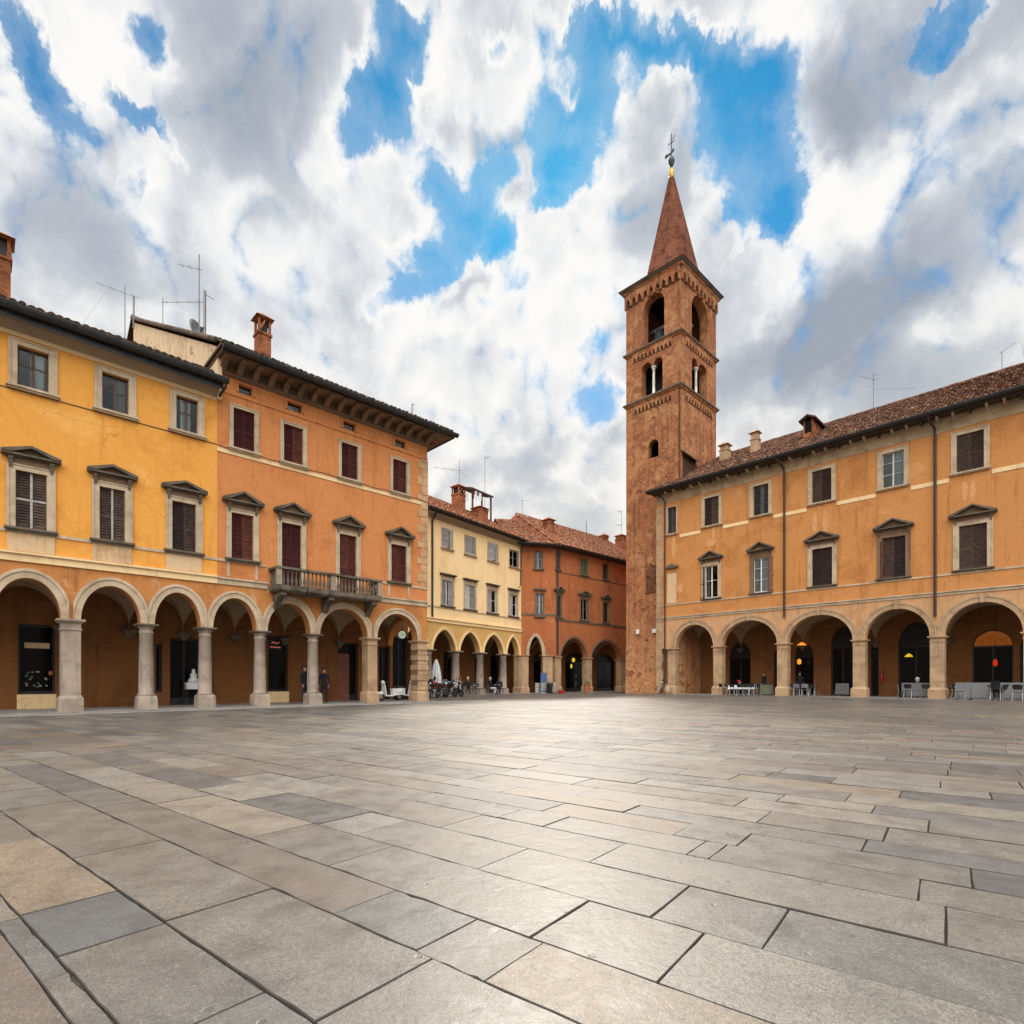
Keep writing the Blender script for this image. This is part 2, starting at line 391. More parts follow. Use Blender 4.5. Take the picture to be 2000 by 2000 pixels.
def column(h, M, s, zc, m, r=.235, base=.55, pl=.33, name='column'):
    cy = .25
    sh = MB().lathe([(r*1.18, base), (r*1.2, base+.05), (r*1.04, base+.1), (r*1.03, base+(zc-base)*.35), (r*.92, zc-.36), (r*1.02, zc-.34), (r*1.02, zc-.29), (r*.9, zc-.27), (r*.9, zc-.2), (r*1.15, zc-.12), (r*1.3, zc-.095)], s, cy, 24)
    o = sh.build(name, m, h, M, smooth=True)
    MB().hull([(s-pl, cy-pl, -.02), (s+pl, cy-pl, -.02), (s+pl, cy+pl, -.02), (s-pl, cy+pl, -.02)], [(s-pl*.93, cy-pl*.93, base*.82), (s+pl*.93, cy-pl*.93, base*.82), (s+pl*.93, cy+pl*.93, base*.82), (s-pl*.93, cy+pl*.93, base*.82)]) \
        .hull([(s-pl*.93, cy-pl*.93, base*.82), (s+pl*.93, cy-pl*.93, base*.82), (s+pl*.93, cy+pl*.93, base*.82), (s-pl*.93, cy+pl*.93, base*.82)], [(s+r*1.2*q[0], cy+r*1.2*q[1], base) for q in ((-1, -1), (1, -1), (1, 1), (-1, 1))]).build('plinth', m, o)
    w = r*1.5
    MB().hull([(s-w*.86, cy-w*.86, zc-.095), (s+w*.86, cy-w*.86, zc-.095), (s+w*.86, cy+w*.86, zc-.095), (s-w*.86, cy+w*.86, zc-.095)], [(s-w, cy-w, zc-.06), (s+w, cy-w, zc-.06), (s+w, cy+w, zc-.06), (s-w, cy+w, zc-.06)]) \
        .box(s-w, s+w, cy-w, cy+w, zc-.06, zc-.003).build('capital', M_STD if r < .3 else m, o)
    return o
def pier(h, M, s, zc, m, w=.56, d=.56, base=.6, rust=False, y0=-.03, ext=.07):
    a, b = s-w/2, s+w/2; y1 = y0+d
    mb = MB()
    if rust:
        z = base; i = 0
        while z < zc-.3:
            z2 = min(z+R(.24, .3), zc-.29); q = .0 if i % 2 else .035
            mb.box(a-q, b+q, y0-q-.02, y1, z+.012, z2-.012); mb.box(a+.03, b-.03, y0+.03, y1, z2-.02, z2+.02); z = z2; i += 1
        mb.box(a, b, y0, y1-.01, base-.01, zc-.28)
    else: mb.box(a, b, y0, y1, base, zc-.28)
    o = mb.build('pier', m, h, M)
    e = ext
    MB().box(a-e, b+e, y0-e, y1+e, -.02, base*.82).hull([(a-e, y0-e, base*.82), (b+e, y0-e, base*.82), (b+e, y1+e, base*.82), (a-e, y1+e, base*.82)], [(a-.01, y0-.01, base), (b+.01, y0-.01, base), (b+.01, y1+.01, base), (a-.01, y1+.01, base)]).build('plinth', m, o)
    k = MB().box(a-.03, b+.03, y0-.03, y1+.03, zc-.38, zc-.33)
    k.box(a-.004, b+.004, y0-.004, y1+.004, zc-.33, zc-.16).hull([(a-.01, y0-.01, zc-.16), (b+.01, y0-.01, zc-.16), (b+.01, y1+.01, zc-.16), (a-.01, y1+.01, zc-.16)], [(a-.1, y0-.1, zc-.07), (b+.1, y0-.1, zc-.07), (b+.1, y1+.1, zc-.07), (a-.1, y1+.1, zc-.07)]).box(a-.12, b+.12, y0-.12, y1+.12, zc-.07, zc-.003).build('capital', m, o)
    return o
def vault(h, M, a, b, zc, rise, D, m, y0=.5, n=16):
    mb = MB(); ha, hb = (b-a)/2, (D-y0)/2
    f = lambda x, y: zc+(rise+.06)*max(sqrt(max(0, 1-((x-(a+b)/2)/ha)**2)), sqrt(max(0, 1-((y-(y0+D)/2)/hb)**2)))
    X = [(a+b)/2-ha*cos(pi*i/n) for i in range(n+1)]; Yy = [(y0+D)/2-hb*cos(pi*i/n) for i in range(n+1)]
    for i in range(n):
        for j in range(n):
            q = [(X[i], Yy[j]), (X[i], Yy[j+1]), (X[i+1], Yy[j+1]), (X[i+1], Yy[j])]
            mb.quad(*[(x, y, f(x, y)) for x, y in q])
    return mb.build('vault', m, h, M)
def corbel(h, M, s, z, D, m=None):
    mb = MB()
    mb.hull([(s-.06, D-.1, z-.36), (s+.06, D-.1, z-.36), (s+.06, D+.02, z-.36), (s-.06, D+.02, z-.36)], [(s-.22, D-.3, z-.08), (s+.22, D-.3, z-.08), (s+.22, D+.02, z-.08), (s-.22, D+.02, z-.08)])
    mb.box(s-.26, s+.26, D-.34, D+.02, z-.08, z-.003)
    return mb.build('corbel', m or M_STD, h, M)
def tie_rod(h, M, s, z, y0, y1):
    return MB().tube([(s, y0, z), (s, y1, z)], .018, 6).build('tie_rod', M_MET, h, M)
def back_wall(h, M, s0, s1, D, ztop, holes, m, n=14):
    """holes: (a,b,z0,zspring,rise); built in upright strips"""
    mb = MB(); x = s0; Q = lambda a, b, p, q: mb.quad((a, D, p), (b, D, p), (b, D, q), (a, D, q)) if b-a > 1e-4 and q-p > 1e-4 else None
    for a, b, z0, zs, ri in sorted(holes):
        Q(x, a, -.05, ztop); Q(a, b, -.05, z0); top = ell(a, b, zs, ri, n) if ri else [(a, zs), (b, zs)]
        for (x0, p), (x1, q) in zip(top, top[1:]):
            mb.quad((x0, D, p), (x1, D, q), (x1, D, ztop), (x0, D, ztop)); mb.quad((x1, D, q), (x0, D, p), (x0, D+.35, p), (x1, D+.35, q))
        for e, f in ((a, 0), (b, 1)):
            qd = [(e, D, z0), (e, D+.35, z0), (e, D+.35, zs), (e, D, zs)]; mb.quad(*(qd if f else qd[::-1]))
        x = b
    Q(x, s1, -.05, ztop)
    return mb.build('portico_wall', m, h, M)
def shopfront(h, M, a, b, z0, z1, D, kind='glass', rise=0.):
    zt = z1+rise
    mb = MB().box(a-.02, b+.02, D+.36, D+.4, z0-.02, zt+.02)
    o = mb.build('shopfront', M_DARK if kind != 'pale' else M_GREYP, h, M)
    f = MB()
    for x in (a, b-.07): f.box(x, x+.07, D+.22, D+.3, z0, z1)
    f.box(a+.07, b-.07, D+.22, D+.3, z1-.09, z1)
    if kind == 'door':
        c = (a+b)/2; f.box(c-.035, c+.035, D+.22, D+.3, z0, z1-.09); f.box(a+.07, c-.035, D+.23, D+.29, z0, z0+.35); f.box(c+.035, b-.07, D+.23, D+.29, z0, z0+.35)
    else: f.box(a+.07, b-.07, D+.22, D+.3, z0, z0+.1)
    f.build('frame', M_MET, o)
    MB().box(a+.07, b-.07, D+.25, D+.262, z0+.02, z1-.09).build('pane', M_SHOP, o)
    return o

def louver_leaf(mb, a, b, z0, z1, y, rot=0., hinge=None, th=.045, pitch=.085):
    """one louvred shutter leaf; rot opens it about its hinge edge"""
    w = b-a; Mx = None
    def bx(x0, x1, y0, y1, p0, p1):
        if hinge is None: mb.box(x0, x1, y0, y1, p0, p1)
        else:
            T = Matrix.Translation((hinge, y, 0)) @ Matrix.Rotation(rot, 4, 'Z') @ Matrix.Translation((-hinge, -y, 0)); mb.box(x0, x1, y0, y1, p0, p1, T)
    st = min(.075, w*.14); zm = z0+(z1-z0)*.45
    bx(a, a+st, y, y+th, z0, z1); bx(b-st, b, y, y+th, z0, z1)
    for p, q in ((z0, z0+.12), (zm-.05, zm+.05), (z1-.09, z1)): bx(a+st, b-st, y+.002, y+th-.002, p, q)
    for p, q in ((z0+.12, zm-.05), (zm+.05, z1-.09)):
        n = max(2, int((q-p)/pitch)); dz = (q-p)/n
        for i in range(n):
            zz = p+i*dz
            pts = [(a+st, y+.006, zz+.004), (b-st, y+.006, zz+.004), (b-st, y+.036, zz+dz*.8), (a+st, y+.036, zz+dz*.8)]
            if hinge is not None: pts = [T2 @ Vector(q2) for T2 in (Matrix.Translation((hinge, y, 0)) @ Matrix.Rotation(rot, 4, 'Z') @ Matrix.Translation((-hinge, -y, 0)),) for q2 in pts]
            mb.quad(*pts)
    bx(a+st*.9, b-st*.9, y+.037, y+.04, z0+.1, z1-.08)
def shutters(w, a, b, z0, z1, m, y=.06, ajar=0.):
    c = (a+b)/2
    for p, q in ((a+.008, c-.004), (c+.004, b-.008)):
        mb = MB(); louver_leaf(mb, p, q, z0+.01, z1-.01, y); mb.build('shutter', m, w)
def sash(w, a, b, z0, z1, m, curtain=None, y=.13, rails=1, open_leaf=False):
    c = (a+b)/2; f = MB(); t = .055
    for x0, x1 in ((a, a+t), (c-.045, c+.045), (b-t, b)): f.box(x0, x1, y, y+.05, z0, z1)
    for p, q in ((a+t, c-.045), (c+.045, b-t)):
        f.box(p, q, y, y+.05, z0, z0+.09); f.box(p, q, y, y+.05, z1-.06, z1)
        for k in range(rails): zz = z0+(z1-z0)*(k+1)/(rails+1)+.1; f.box(p, q, y+.005, y+.045, zz-.015, zz+.015)
    s = f.build('sash', m, w)
    MB().box(a+t, b-t, y+.022, y+.028, z0+.09, z1-.06).build('pane', M_GLASS, w)
    MB().box(a-.3, b+.3, y+1.2, y+1.25, z0-.2, z1+.2).build('room_backing', M_DARK, w)
    if curtain:
        for p, q in curtain:
            x0 = a+(b-a)*p; x1 = a+(b-a)*q; cm = MB(); n = max(6, int((x1-x0)/.03)); ph = R(0, 6)
            top = []; 
            for i in range(n+1):
                u = i/n; x = x0+(x1-x0)*u; top.append((x, y+.1+.03*sin(u*n*.9+ph), ))
            for (xa, ya), (xb, yb) in zip(top, top[1:]): cm.quad((xa, ya, z0+.03), (xb, yb, z0+.03), (xb, yb, z1-.02), (xa, ya, z1-.02))
            cm.build('curtain', M_CURT, w, smooth=True)
def surround(h, M, a, b, z0, z1, m, fw=.19, y=-.045, name='window', sill=None, sillm=None, hood=None, ear=.0, head=0.):
    """stone architrave round an opening: the window part itself"""
    mb = MB(); zt = z1+fw+head
    mb.box(a-fw, a, y, .0, z0, zt); mb.box(b, b+fw, y, .0, z0, zt); mb.box(a, b, y, .0, z1, zt)
    e = .03
    mb.box(a-fw-e+.002, a-fw+.035, y-.025, -.001, z0, zt-.002); mb.box(b+fw-.035, b+fw+e-.002, y-.025, -.001, z0, zt-.002)
    mb.box(a-fw+.035, b+fw-.035, y-.025, -.001, zt-.04, zt-.002)
    mb.box(a, a+.012, .001, .2, z0, z1); mb.box(b-.012, b, .001, .2, z0, z1)
    w = mb.build(name, m, h, M)
    if sill is not None:
        x0, x1 = a-fw-.09, b+fw+.09
        MB().box(x0, x1, -.17, .05, z0-.07, z0).box(x0+.03, x1-.03, -.12, -.002, z0-.13, z0-.07).build('sill', sillm or m, w)
    return w
def pediment(w, a, b, z, rise, m, ov=.16, d=.24, fr=.26, tm=None):
    """frieze, consoles, level cornice and raking cornice over the architrave top z"""
    x0, x1 = a-ov, b+ov; c = (a+b)/2
    mb = MB()
    mb.box(x0+.06, x1-.06, -d*.55, -.001, z+fr, z+fr+.05); mb.box(x0, x1, -d, -.001, z+fr+.05, z+fr+.115)
    zb = z+fr+.115; t = .085
    mb.extr_y([(x0, zb+.002), (x0+.24, zb+.002), (c, zb+rise-t), (c, zb+rise), (x0, zb+.05)], -d-.03, -.002)
    mb.extr_y([(x1-.24, zb+.002), (x1, zb+.002), (x1, zb+.05), (c, zb+rise), (c, zb+rise-t)], -d-.028, -.003)
    mb.build('pediment', m, w)
    MB().extr_y([(x0+.22, zb+.001), (x1-.22, zb+.001), (c, zb+rise-t*.9)], -.07, -.004).build('tympanum', tm or M_BRK, w)
    k = MB().box(a, b, -.05, -.001, z+.001, z+fr)
    k.build('frieze', tm or M_STO, w)
    for x in (a+.01, b-.13):
        MB().hull([(x+.02, -.09, z-.12), (x+.1, -.09, z-.12), (x+.1, -.052, z-.12), (x+.02, -.052, z-.12)], [(x, -.15, z+fr-.08), (x+.12, -.15, z+fr-.08), (x+.12, -.052, z+fr-.08), (x, -.052, z+fr-.08)]).box(x, x+.12, -.17, -.052, z+fr-.08, z+fr-.002).build('console', m, w)
def half_gutter(h, M, s0, s1, y, z, m, r=.1, name='gutter'):
    mb = MB(); n = 10; X = [s0+(s1-s0)*i/24 for i in range(25)]
    off = [R(-.012, .012) for _ in X]
    for i in range(24):
        for k in range(n):
            a0 = pi+pi*k/n; a1 = pi+pi*(k+1)/n
            for rr, fl in ((r, 0), (r*.88, 1)):
                q = [(X[i], y+rr*cos(a0), z+off[i]+rr*sin(a0)), (X[i+1], y+rr*cos(a0), z+off[i+1]+rr*sin(a0)), (X[i+1], y+rr*cos(a1), z+off[i+1]+rr*sin(a1)), (X[i], y+rr*cos(a1), z+off[i]+rr*sin(a1))]
                mb.quad(*(q[::-1] if fl else q))
    for x in (s0, s1): mb.poly([(x, y+r*cos(pi+pi*k/n), z+r*sin(pi+pi*k/n)) for k in range(n+1)])
    mb.tube([(s0, y-r, z), (s1, y-r, z)], .016, 6)
    return mb.build(name, m, h, M, smooth=False)
def tile_field(mb, O, ex, ey, W, Ls, pitch=.23, ln=.36, clip=None, jit=1.6, r=.105, seg=5):
    """barrel tiles on a slope: O eave corner, ex along the eave, ey up the slope (unit)"""
    O = Vector(O); ex = Vector(ex).normalized(); ey = Vector(ey).normalized(); en = ex.cross(ey).normalized()
    for i in range(int(W/pitch)):
        wob = R(-.015, .015)*jit
        for j in range(int(Ls/ln)):
            x = (i+.5)*pitch+wob+R(-.012, .012)*jit; y0 = j*ln+R(-.03, .03)*jit; y1 = y0+ln*1.14
            if clip and not clip(x, y0): continue
            mb.tone = min(1, max(0, random.gauss(.45, .27))); r0 = r*R(.93, 1.08); sk = R(-.02, .02)*jit; lift = R(0, .022)*jit
            b = len(mb.v)
            for (yy, rr, hh, dx) in ((y0, r0, .028+lift, 0), (y1, r0*.82, .004, sk)):
                for k in range(seg+1):
                    a = pi*k/seg; p = O+ex*(x+dx+rr*cos(a))+ey*yy+en*(rr*sin(a)*.85+hh-.01); mb.v.append(tuple(p))
            m = seg+1
            for k in range(seg): mb.f.append((b+k, b+m+k, b+m+k+1, b+k+1)[::-1]); mb.t.append(mb.tone)
            mb.tone *= .55; mb.f.append(tuple(b+k for k in range(m))); mb.t.append(mb.tone)
def roof(h, M, s0, s1, y0, z0, yr, zr, m, hipL=0., hipR=0., yb=None, rows=None, th=.1, name='roof', ridge=True):
    """front slope with barrel tiles, back slope plain; hipL/hipR shorten the ridge"""
    mb = MB(); yb = yb if yb is not None else 2*yr-y0
    A, B, C, D = (s0, y0, z0), (s1, y0, z0), (s1-hipR, yr, zr), (s0+hipL, yr, zr); E_, G = (s1, yb, z0), (s0, yb, z0)
    mb.tone = .3
    mb.quad(A, B, C, D); mb.quad(E_, G, D, C)
    
    if hipL: mb.poly([G, A, D])
    mb.poly([B, E_, C])
    dn = lambda p: (p[0], p[1], p[2]-th)
    for p, q in ((A, B), (B, E_), (E_, G), (G, A)): mb.quad(dn(p), dn(q), q, p)
    mb.quad(dn(G), dn(E_), dn(B), dn(A))
    L = hypot(yr-y0, zr-z0); ey = (0, (yr-y0)/L, (zr-z0)/L)
    def clip(x, y):
        f = y/L; return x > hipL*f-.1 and x < (s1-s0)-hipR*f+.1 and y < L-.1
    tile_field(mb, (s0, y0-.06*ey[1], z0-.06*ey[2]+.012), (1, 0, 0), ey, s1-s0, L if rows is None else min(L, rows*.36), clip=clip)
    if ridge:
        n = int((s1-hipR-s0-hipL)/.4)
        for i in range(n):
            x = s0+hipL+i*.4; mb.tone = R(.2, .8); mb.tube([(x, yr, zr+.02+R(-.02, .02)), (x+.44, yr, zr+.03+R(-.02, .02))], .12, 8)
    return mb.build(name, m, h, M, tone=True)
def chimney(h, M, x, y, z0, z1, w=.6, d=.6, m=None, style=0, name='chimney'):
    m = m or M_CHIM; a, b, c, e = x-w/2, x+w/2, y-d/2, y+d/2; hc = min(.9, (z1-z0)*.38)
    mb = MB().box(a, b, c, e, z0-.8, z1-hc).box(a-.05, b+.05, c-.05, e+.05, z1-hc-.1, z1-hc-.002)
    if style == 0:
        t = .1
        for p in (a, b-t):
            for q in (c, e-t): mb.box(p, p+t, q, q+t, z1-hc, z1-.22)
        mb.tube([(a+.04, c-.01, z1-hc), (x, c-.01, z1-.3)], .05, 5); mb.tube([(b-.01, c+.04, z1-hc), (b-.01, y, z1-.3)], .05, 5)
        mb.box(a-.03, b+.03, c-.03, e+.03, z1-.22, z1-.15)
    elif style == 1:
        mb.box(a+.04, b-.04, c+.04, e-.04, z1-hc, z1-.18); mb.box(a-.03, b+.03, c-.03, e+.03, z1-.2, z1-.15)
    o = mb.build(name, m, h, M)
    MB().hull([(a-.13, c-.13, z1-.15), (b+.13, c-.13, z1-.15), (b+.13, e+.13, z1-.15), (a-.13, e+.13, z1-.15)], [(x-.05, y-.05, z1+.16), (x+.05, y-.05, z1+.16), (x+.05, y+.05, z1+.16), (x-.05, y+.05, z1+.16)]).build('cap', M_TILD if False else m, o)
    if style == 0: MB().box(a+.12, b-.12, c+.12, e-.12, z1-hc, z1-.22).build('flue', M_DARK, o)
    return o
def upper_wall(h, M, s0, s1, z0, z1, holes, m, depth=14., name='wall', reveal=.22, sides=True):
    """holes: (a,b,z0,z1)"""
    loops = [[(a, p), (b, p), (b, q), (a, q)] for a, b, p, q in holes]
    mb = MB().flat([(s0, z0), (s1, z0), (s1, z1), (s0, z1)], loops)
    for l in loops: mb.reveal(l, 0, reveal)
    if sides:
        mb.quad((s0, depth, z0), (s0, 0, z0), (s0, 0, z1), (s0, depth, z1)); mb.quad((s1, 0, z0), (s1, depth, z0), (s1, depth, z1), (s1, 0, z1))
        mb.quad((s1, depth, 0), (s0, depth, 0), (s0, depth, z1), (s1, depth, z1))
    return mb.build(name, m, h, M)
def house(name, fr, label): 
    return tag(empty(name, fr.M), label, 'house')
def band(h, M, s0, s1, z0, z1, m, d=.07, name='string_course', lip=True):
    mb = MB().box(s0, s1, -d*.6, -.001, z0, z1-(.07 if lip else 0))
    if lip: mb.box(s0, s1, -d-.03, -.0012, z1-.07, z1)
    return mb.build(name, m, h, M)
I4 = Matrix.Identity(4)
# ================================================================== the long arcaded front on the left: yellow house and orange house
ZC, RISE = 3.23, 1.27
def arcs(sup, half):
    """arch openings between consecutive supports (s, half-width)"""
    return [(sup[i][0]+sup[i][1], sup[i+1][0]-sup[i+1][1]) for i in range(len(sup)-1)]
def row(fr, lst): return [(fr.S(a), fr.S(b)) for a, b in lst]
D_L = 3.5
def holeL(fr, u0, u1, v0, v1, D): 
    a, zt = fr.pix(u0, v0, D); b, zb = fr.pix(u1, v1, D); return a, b, max(zb, .0), zt

Y = house('yellow_house', FL, 'golden yellow plastered house with glazed top windows at the left edge')
sup = [(-8.6, .22), (-6.4, .22), (-4.24, .27), (-2.0, .22), (0., .22)]
ar = arcs(sup, 0)
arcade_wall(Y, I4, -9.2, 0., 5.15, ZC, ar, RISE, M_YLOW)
for i, (a, b) in enumerate(ar):
    archivolt(Y, I4, a, b, ZC, RISE, .31, (a-.215, b+.215), M_STO)
    vault(Y, I4, sup[i][0], sup[i+1][0], ZC, RISE+.1, D_L, M_VAU)
    corbel(Y, I4, sup[i][0], ZC, D_L)
    tie_rod(Y, I4, sup[i][0], ZC+.32, .3, D_L)
for s, w in sup:
    if w > .25: pier(Y, I4, s, ZC, M_COLM, .54, .54)
    elif s < 0: column(Y, I4, s, ZC, M_COLM)
h1 = [holeL(FL, 35, 108, 1217.6, 1355, D_L), holeL(FL, 332, 390, 1246, 1380, D_L), holeL(FL, 304, 317, 1258, 1352, D_L)]
def bw(h): return [(a, b, z0, z1, 0) for a, b, z0, z1 in h]
h1 = [h for h in h1]
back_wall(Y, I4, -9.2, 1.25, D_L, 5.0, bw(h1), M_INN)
shopfront(Y, I4, *h1[0], D_L); shopfront(Y, I4, *h1[1], D_L, 'door'); shopfront(Y, I4, *h1[2], D_L)
a, b, z0, z1 = h1[0]; MB().box(a-.03, b+.03, D_L-.03, D_L-.002, .0, z0-.01).build('stall_riser', M_BAND, Y)
wy1 = row(FL, [(30, 92), (194, 244.6), (336, 383)]); wy2 = row(FL, [(33.6, 95.8), (199, 252), (344, 387)])
dx = wy1[1][0]-wy1[0][0]+.15
wy1 = [(wy1[0][0]-dx, wy1[0][1]-dx)]+wy1; wy2 = [(wy2[0][0]-dx, wy2[0][1]-dx)]+wy2
upper_wall(Y, I4, -9.2, .37, 5.15, 12.5, [(a, b, 6.12, 8.0) for a, b in wy1]+[(a, b, 10.75, 12.1) for a, b in wy2], M_YEL)
for i, (a, b) in enumerate(wy1):
    w = surround(Y, I4, a, b, 6.12, 8.0, M_STO, .19, sill=1, sillm=M_STD)
    pediment(w, a-.19, b+.19, 8.19, .3, M_STD, ov=.17, fr=.2, tm=M_BRK)
    shutters(w, a, b, 6.12, 8.0, M_SHG if i < 3 else M_SHD)
    MB().box(a-.2, b+.2, -.03, -.0015, 5.36, 5.985).build('apron', M_APR, w)
    if i == 1: MB().box((a+b)/2-.03, (a+b)/2+.03, .04, .059, 6.13, 7.99).box(a+.02, b-.02, .045, .058, 7.05, 7.11).build('shutter_bar', M_SHL, w)
    if i == 2: MB().box((a+b)/2-.03, (a+b)/2+.03, .04, .059, 6.13, 7.99).build('shutter_bar', M_SHL, w)
for i, (a, b) in enumerate(wy2):
    w = surround(Y, I4, a, b, 10.75, 12.1, M_STO, .19, sill=1, sillm=M_STO)
    sash(w, a, b, 10.75, 12.1, M_WOOD if i != 1 else M_SHG, [[(.05, .45)], [(.42, .62), (.5, .85)], [(.55, .9)], [(.25, .72)]][i], rails=1)
band(Y, I4, -9.2, .37, 5.02, 5.33, M_BAND, .1)
MB().box(-9.2, .37, -.035, -.001, 5.95, 6.05).build('sill_band', M_STO, Y)
MB().box(-9.2, .37, -.02, -.001, 10.6, 10.625).build('cable', M_MET, Y)
band(Y, I4, -9.2, .37, 12.36, 12.5, M_BAND, .06, 'frieze_moulding', False)
MB().extr_x([(0, 12.5), (0, 12.95), (-.52, 12.95), (-.52, 12.86), (-.42, 12.8), (-.3, 12.68), (-.12, 12.56), (-.06, 12.5)], -9.2, .36).build('cornice', M_CORN, Y)
MB().box(-9.25, .45, -.56, -.53, 12.64, 13.02).build('fascia', M_GUT, Y)
half_gutter(Y, I4, -9.25, .58, -.71, 12.99, M_GUT, .165)
MB().tube([(.5, -.66, 12.86), (.5, -.66, 12.72), (.42, -.35, 12.56), (.42, -.08, 12.45)], .05, 8).build('downpipe', M_GUT, Y)
rY = roof(Y, I4, -9.3, .33, -.66, 13.08, 9., 17.55, M_TILD, rows=7)
cs, cz = FL.pix(-6, 562, 4.2); chimney(rY, I4, cs, 4.2, cz-.5, FL.pix(-6, 459, 4.2)[1], .75, .75, M_CHIM, 0)

O = house('orange_house', FL, 'orange plastered house with burgundy shutters, bracketed eave and stone balcony, centre left')
sup = [(0., .22), (2.12, .22), (4.45, .22), (7.34, .26), (10.28, .30)]
ar = arcs(sup, 0)
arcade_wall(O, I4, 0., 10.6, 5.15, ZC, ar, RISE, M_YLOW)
for i, (a, b) in enumerate(ar):
    archivolt(O, I4, a, b, ZC, RISE, .29, (a-.215, b+.215), M_STO)
    vault(O, I4, sup[i][0], sup[i+1][0] if i < 3 else 10.55, ZC, RISE+.1, D_L, M_VAU)
    corbel(O, I4, sup[i][0], ZC, D_L); tie_rod(O, I4, sup[i][0], ZC+.32, .3, D_L)
for s, w in sup[:3]: column(O, I4, s, ZC, M_COLM)
pier(O, I4, 7.34, ZC, M_COLR, .52, .56); pier(O, I4, 10.28, ZC, M_COLR, .6, .62, rust=True)
h2 = [holeL(FL, 524, 563, 1241.5, 1350, D_L), holeL(FL, 660, 700, 1254, 1372, D_L), holeL(FL, 767, 797, 1243, 1366, D_L), holeL(FL, 740, 762, 1262, 1366, D_L)]
h2 = [h for h in h2]
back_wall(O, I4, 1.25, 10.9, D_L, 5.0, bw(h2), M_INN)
for k, q in enumerate(h2): shopfront(O, I4, *q, D_L, 'glass' if k == 0 else 'door')
a, b, z0, z1 = h2[0]; MB().box(a-.03, b+.03, D_L-.03, D_L-.002, 0, z0-.01).build('stall_riser', M_BAND, O)
a, b, z0, z1 = h2[1]; MB().box(a+.02, (a+b)/2+.1, D_L+.1, D_L+.15, 0, z1-.6).build('door_leaf', M_SHR, O)
M2 = Matrix.Translation((10.28, 0, 0)) @ Matrix.Rotation(-pi/2, 4, 'Z')
arcade_wall(O, M2, -3.6, -.58, 4.75, ZC-.1, [(-3.35, -.62)], RISE+.05, M_YLOW, depth=.3, name='end_arch')
wo1 = row(FL, [(451.8, 495), (550, 588.4), (662.7, 696), (763.6, 794)]); wo2 = row(FL, [(455.6, 497.6), (554, 592), (666.6, 699), (767, 794.7)]); wo3 = row(FL, [(466, 493), (561, 590), (670, 694.5), (771, 792)])
zb = [6.12, 5.07, 5.07, 6.12]
upper_wall(O, I4, .37, 10.6, 5.15, 13.62, [(a, b, max(5.2, z), 8.0) for (a, b), z in zip(wo1, zb)]+[(a, b, 10.66, 12.32) for a, b in wo2]+[(a, b, 13.0, 13.36) for a, b in wo3], M_ORA, depth=16)
for i, (a, b) in enumerate(wo1):
    w = surround(O, I4, a, b, max(5.2, zb[i]), 8.0, M_STO, .17, sill=None if i in (1, 2) else 1, sillm=M_STD)
    pediment(w, a-.17, b+.17, 8.17, .42, M_STD, ov=.2, d=.26, fr=.2, tm=M_BRK)
    shutters(w, a, b, max(5.2, zb[i]), 8.0, M_SHB)
    if i in (0, 3):
        for x in (a-.17, b+.06): MB().box(x, x+.11, -.03, -.0015, 5.36, 5.985).build('pilaster_strip', M_STO, w)
for a, b in wo2:
    w = surround(O, I4, a, b, 10.66, 12.32, M_STO, .13, sill=1, sillm=M_STO); shutters(w, a, b, 10.66, 12.32, M_SHB)
for i, (a, b) in enumerate(wo3):
    w = surround(O, I4, a, b, 13.0, 13.36, M_ORA, .07, y=-.03, name='attic_window')
    MB().box(a-.1, b+.1, .9, .95, 12.9, 13.4).build('room_backing', M_DARK, w)
    MB().box(a, b, .16, .165, 13.0, 13.36).build('pane', M_GLASS, w)
    if i == 1: MB().box(a+.05, (a+b)/2, .18, .19, 13.0, 13.25).build('curtain', M_CURT, w)
band(O, I4, .37, 2.35, 5.02, 5.3, M_STO, .08); band(O, I4, 7.4, 10.6, 5.02, 5.3, M_STO, .08)
MB().box(.37, 2.3, -.035, -.001, 5.95, 6.04).build('sill_band', M_STO, O); MB().box(7.5, 10.6, -.035, -.001, 5.95, 6.04).build('sill_band', M_STO, O)
band(O, I4, .37, 10.6, 10.36, 10.53, M_BAND, .05, 'sill_course', False)
MB().tube([(.4+i*.34, -.07, 10.58-.03*sin(i*1.3)) for i in range(31)], .016, 5).build('cable', M_MET, O)
band(O, I4, .37, 10.6, 12.8, 12.9, M_ORA, .07, 'attic_course', False)
band(O, I4, .37, 10.6, 13.5, 13.62, M_BRK, .09, 'frieze_moulding')
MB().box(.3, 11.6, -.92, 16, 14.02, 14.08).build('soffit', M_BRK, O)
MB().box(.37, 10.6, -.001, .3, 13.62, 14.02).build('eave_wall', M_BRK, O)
n = 17
for i in range(n):
    x = .55+i*(10.-.0)/(n-1)
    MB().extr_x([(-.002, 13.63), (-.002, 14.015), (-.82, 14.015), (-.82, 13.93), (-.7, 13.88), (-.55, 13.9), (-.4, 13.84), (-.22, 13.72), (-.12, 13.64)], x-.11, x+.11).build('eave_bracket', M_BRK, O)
for i in range(3):
    y = .5+i*.7
    MB().extr_y([(10.605, 13.63), (10.8, 13.68), (11.0, 13.84), (11.3, 13.92), (11.45, 14.015), (10.605, 14.015)], y-.11, y+.11).build('eave_bracket', M_BRK, O)
MB().box(.3, 11.68, -.98, -.925, 13.98, 14.16).box(11.62, 11.68, -.92, 6, 13.98, 14.16).build('fascia', M_GUT, O)
half_gutter(O, I4, .28, 11.78, -1.09, 14.15, M_GUT, .15)
rO = roof(O, I4, .22, 11.7, -1.02, 14.24, 16.5, 23.5, M_TILD, rows=9, hipR=9.)
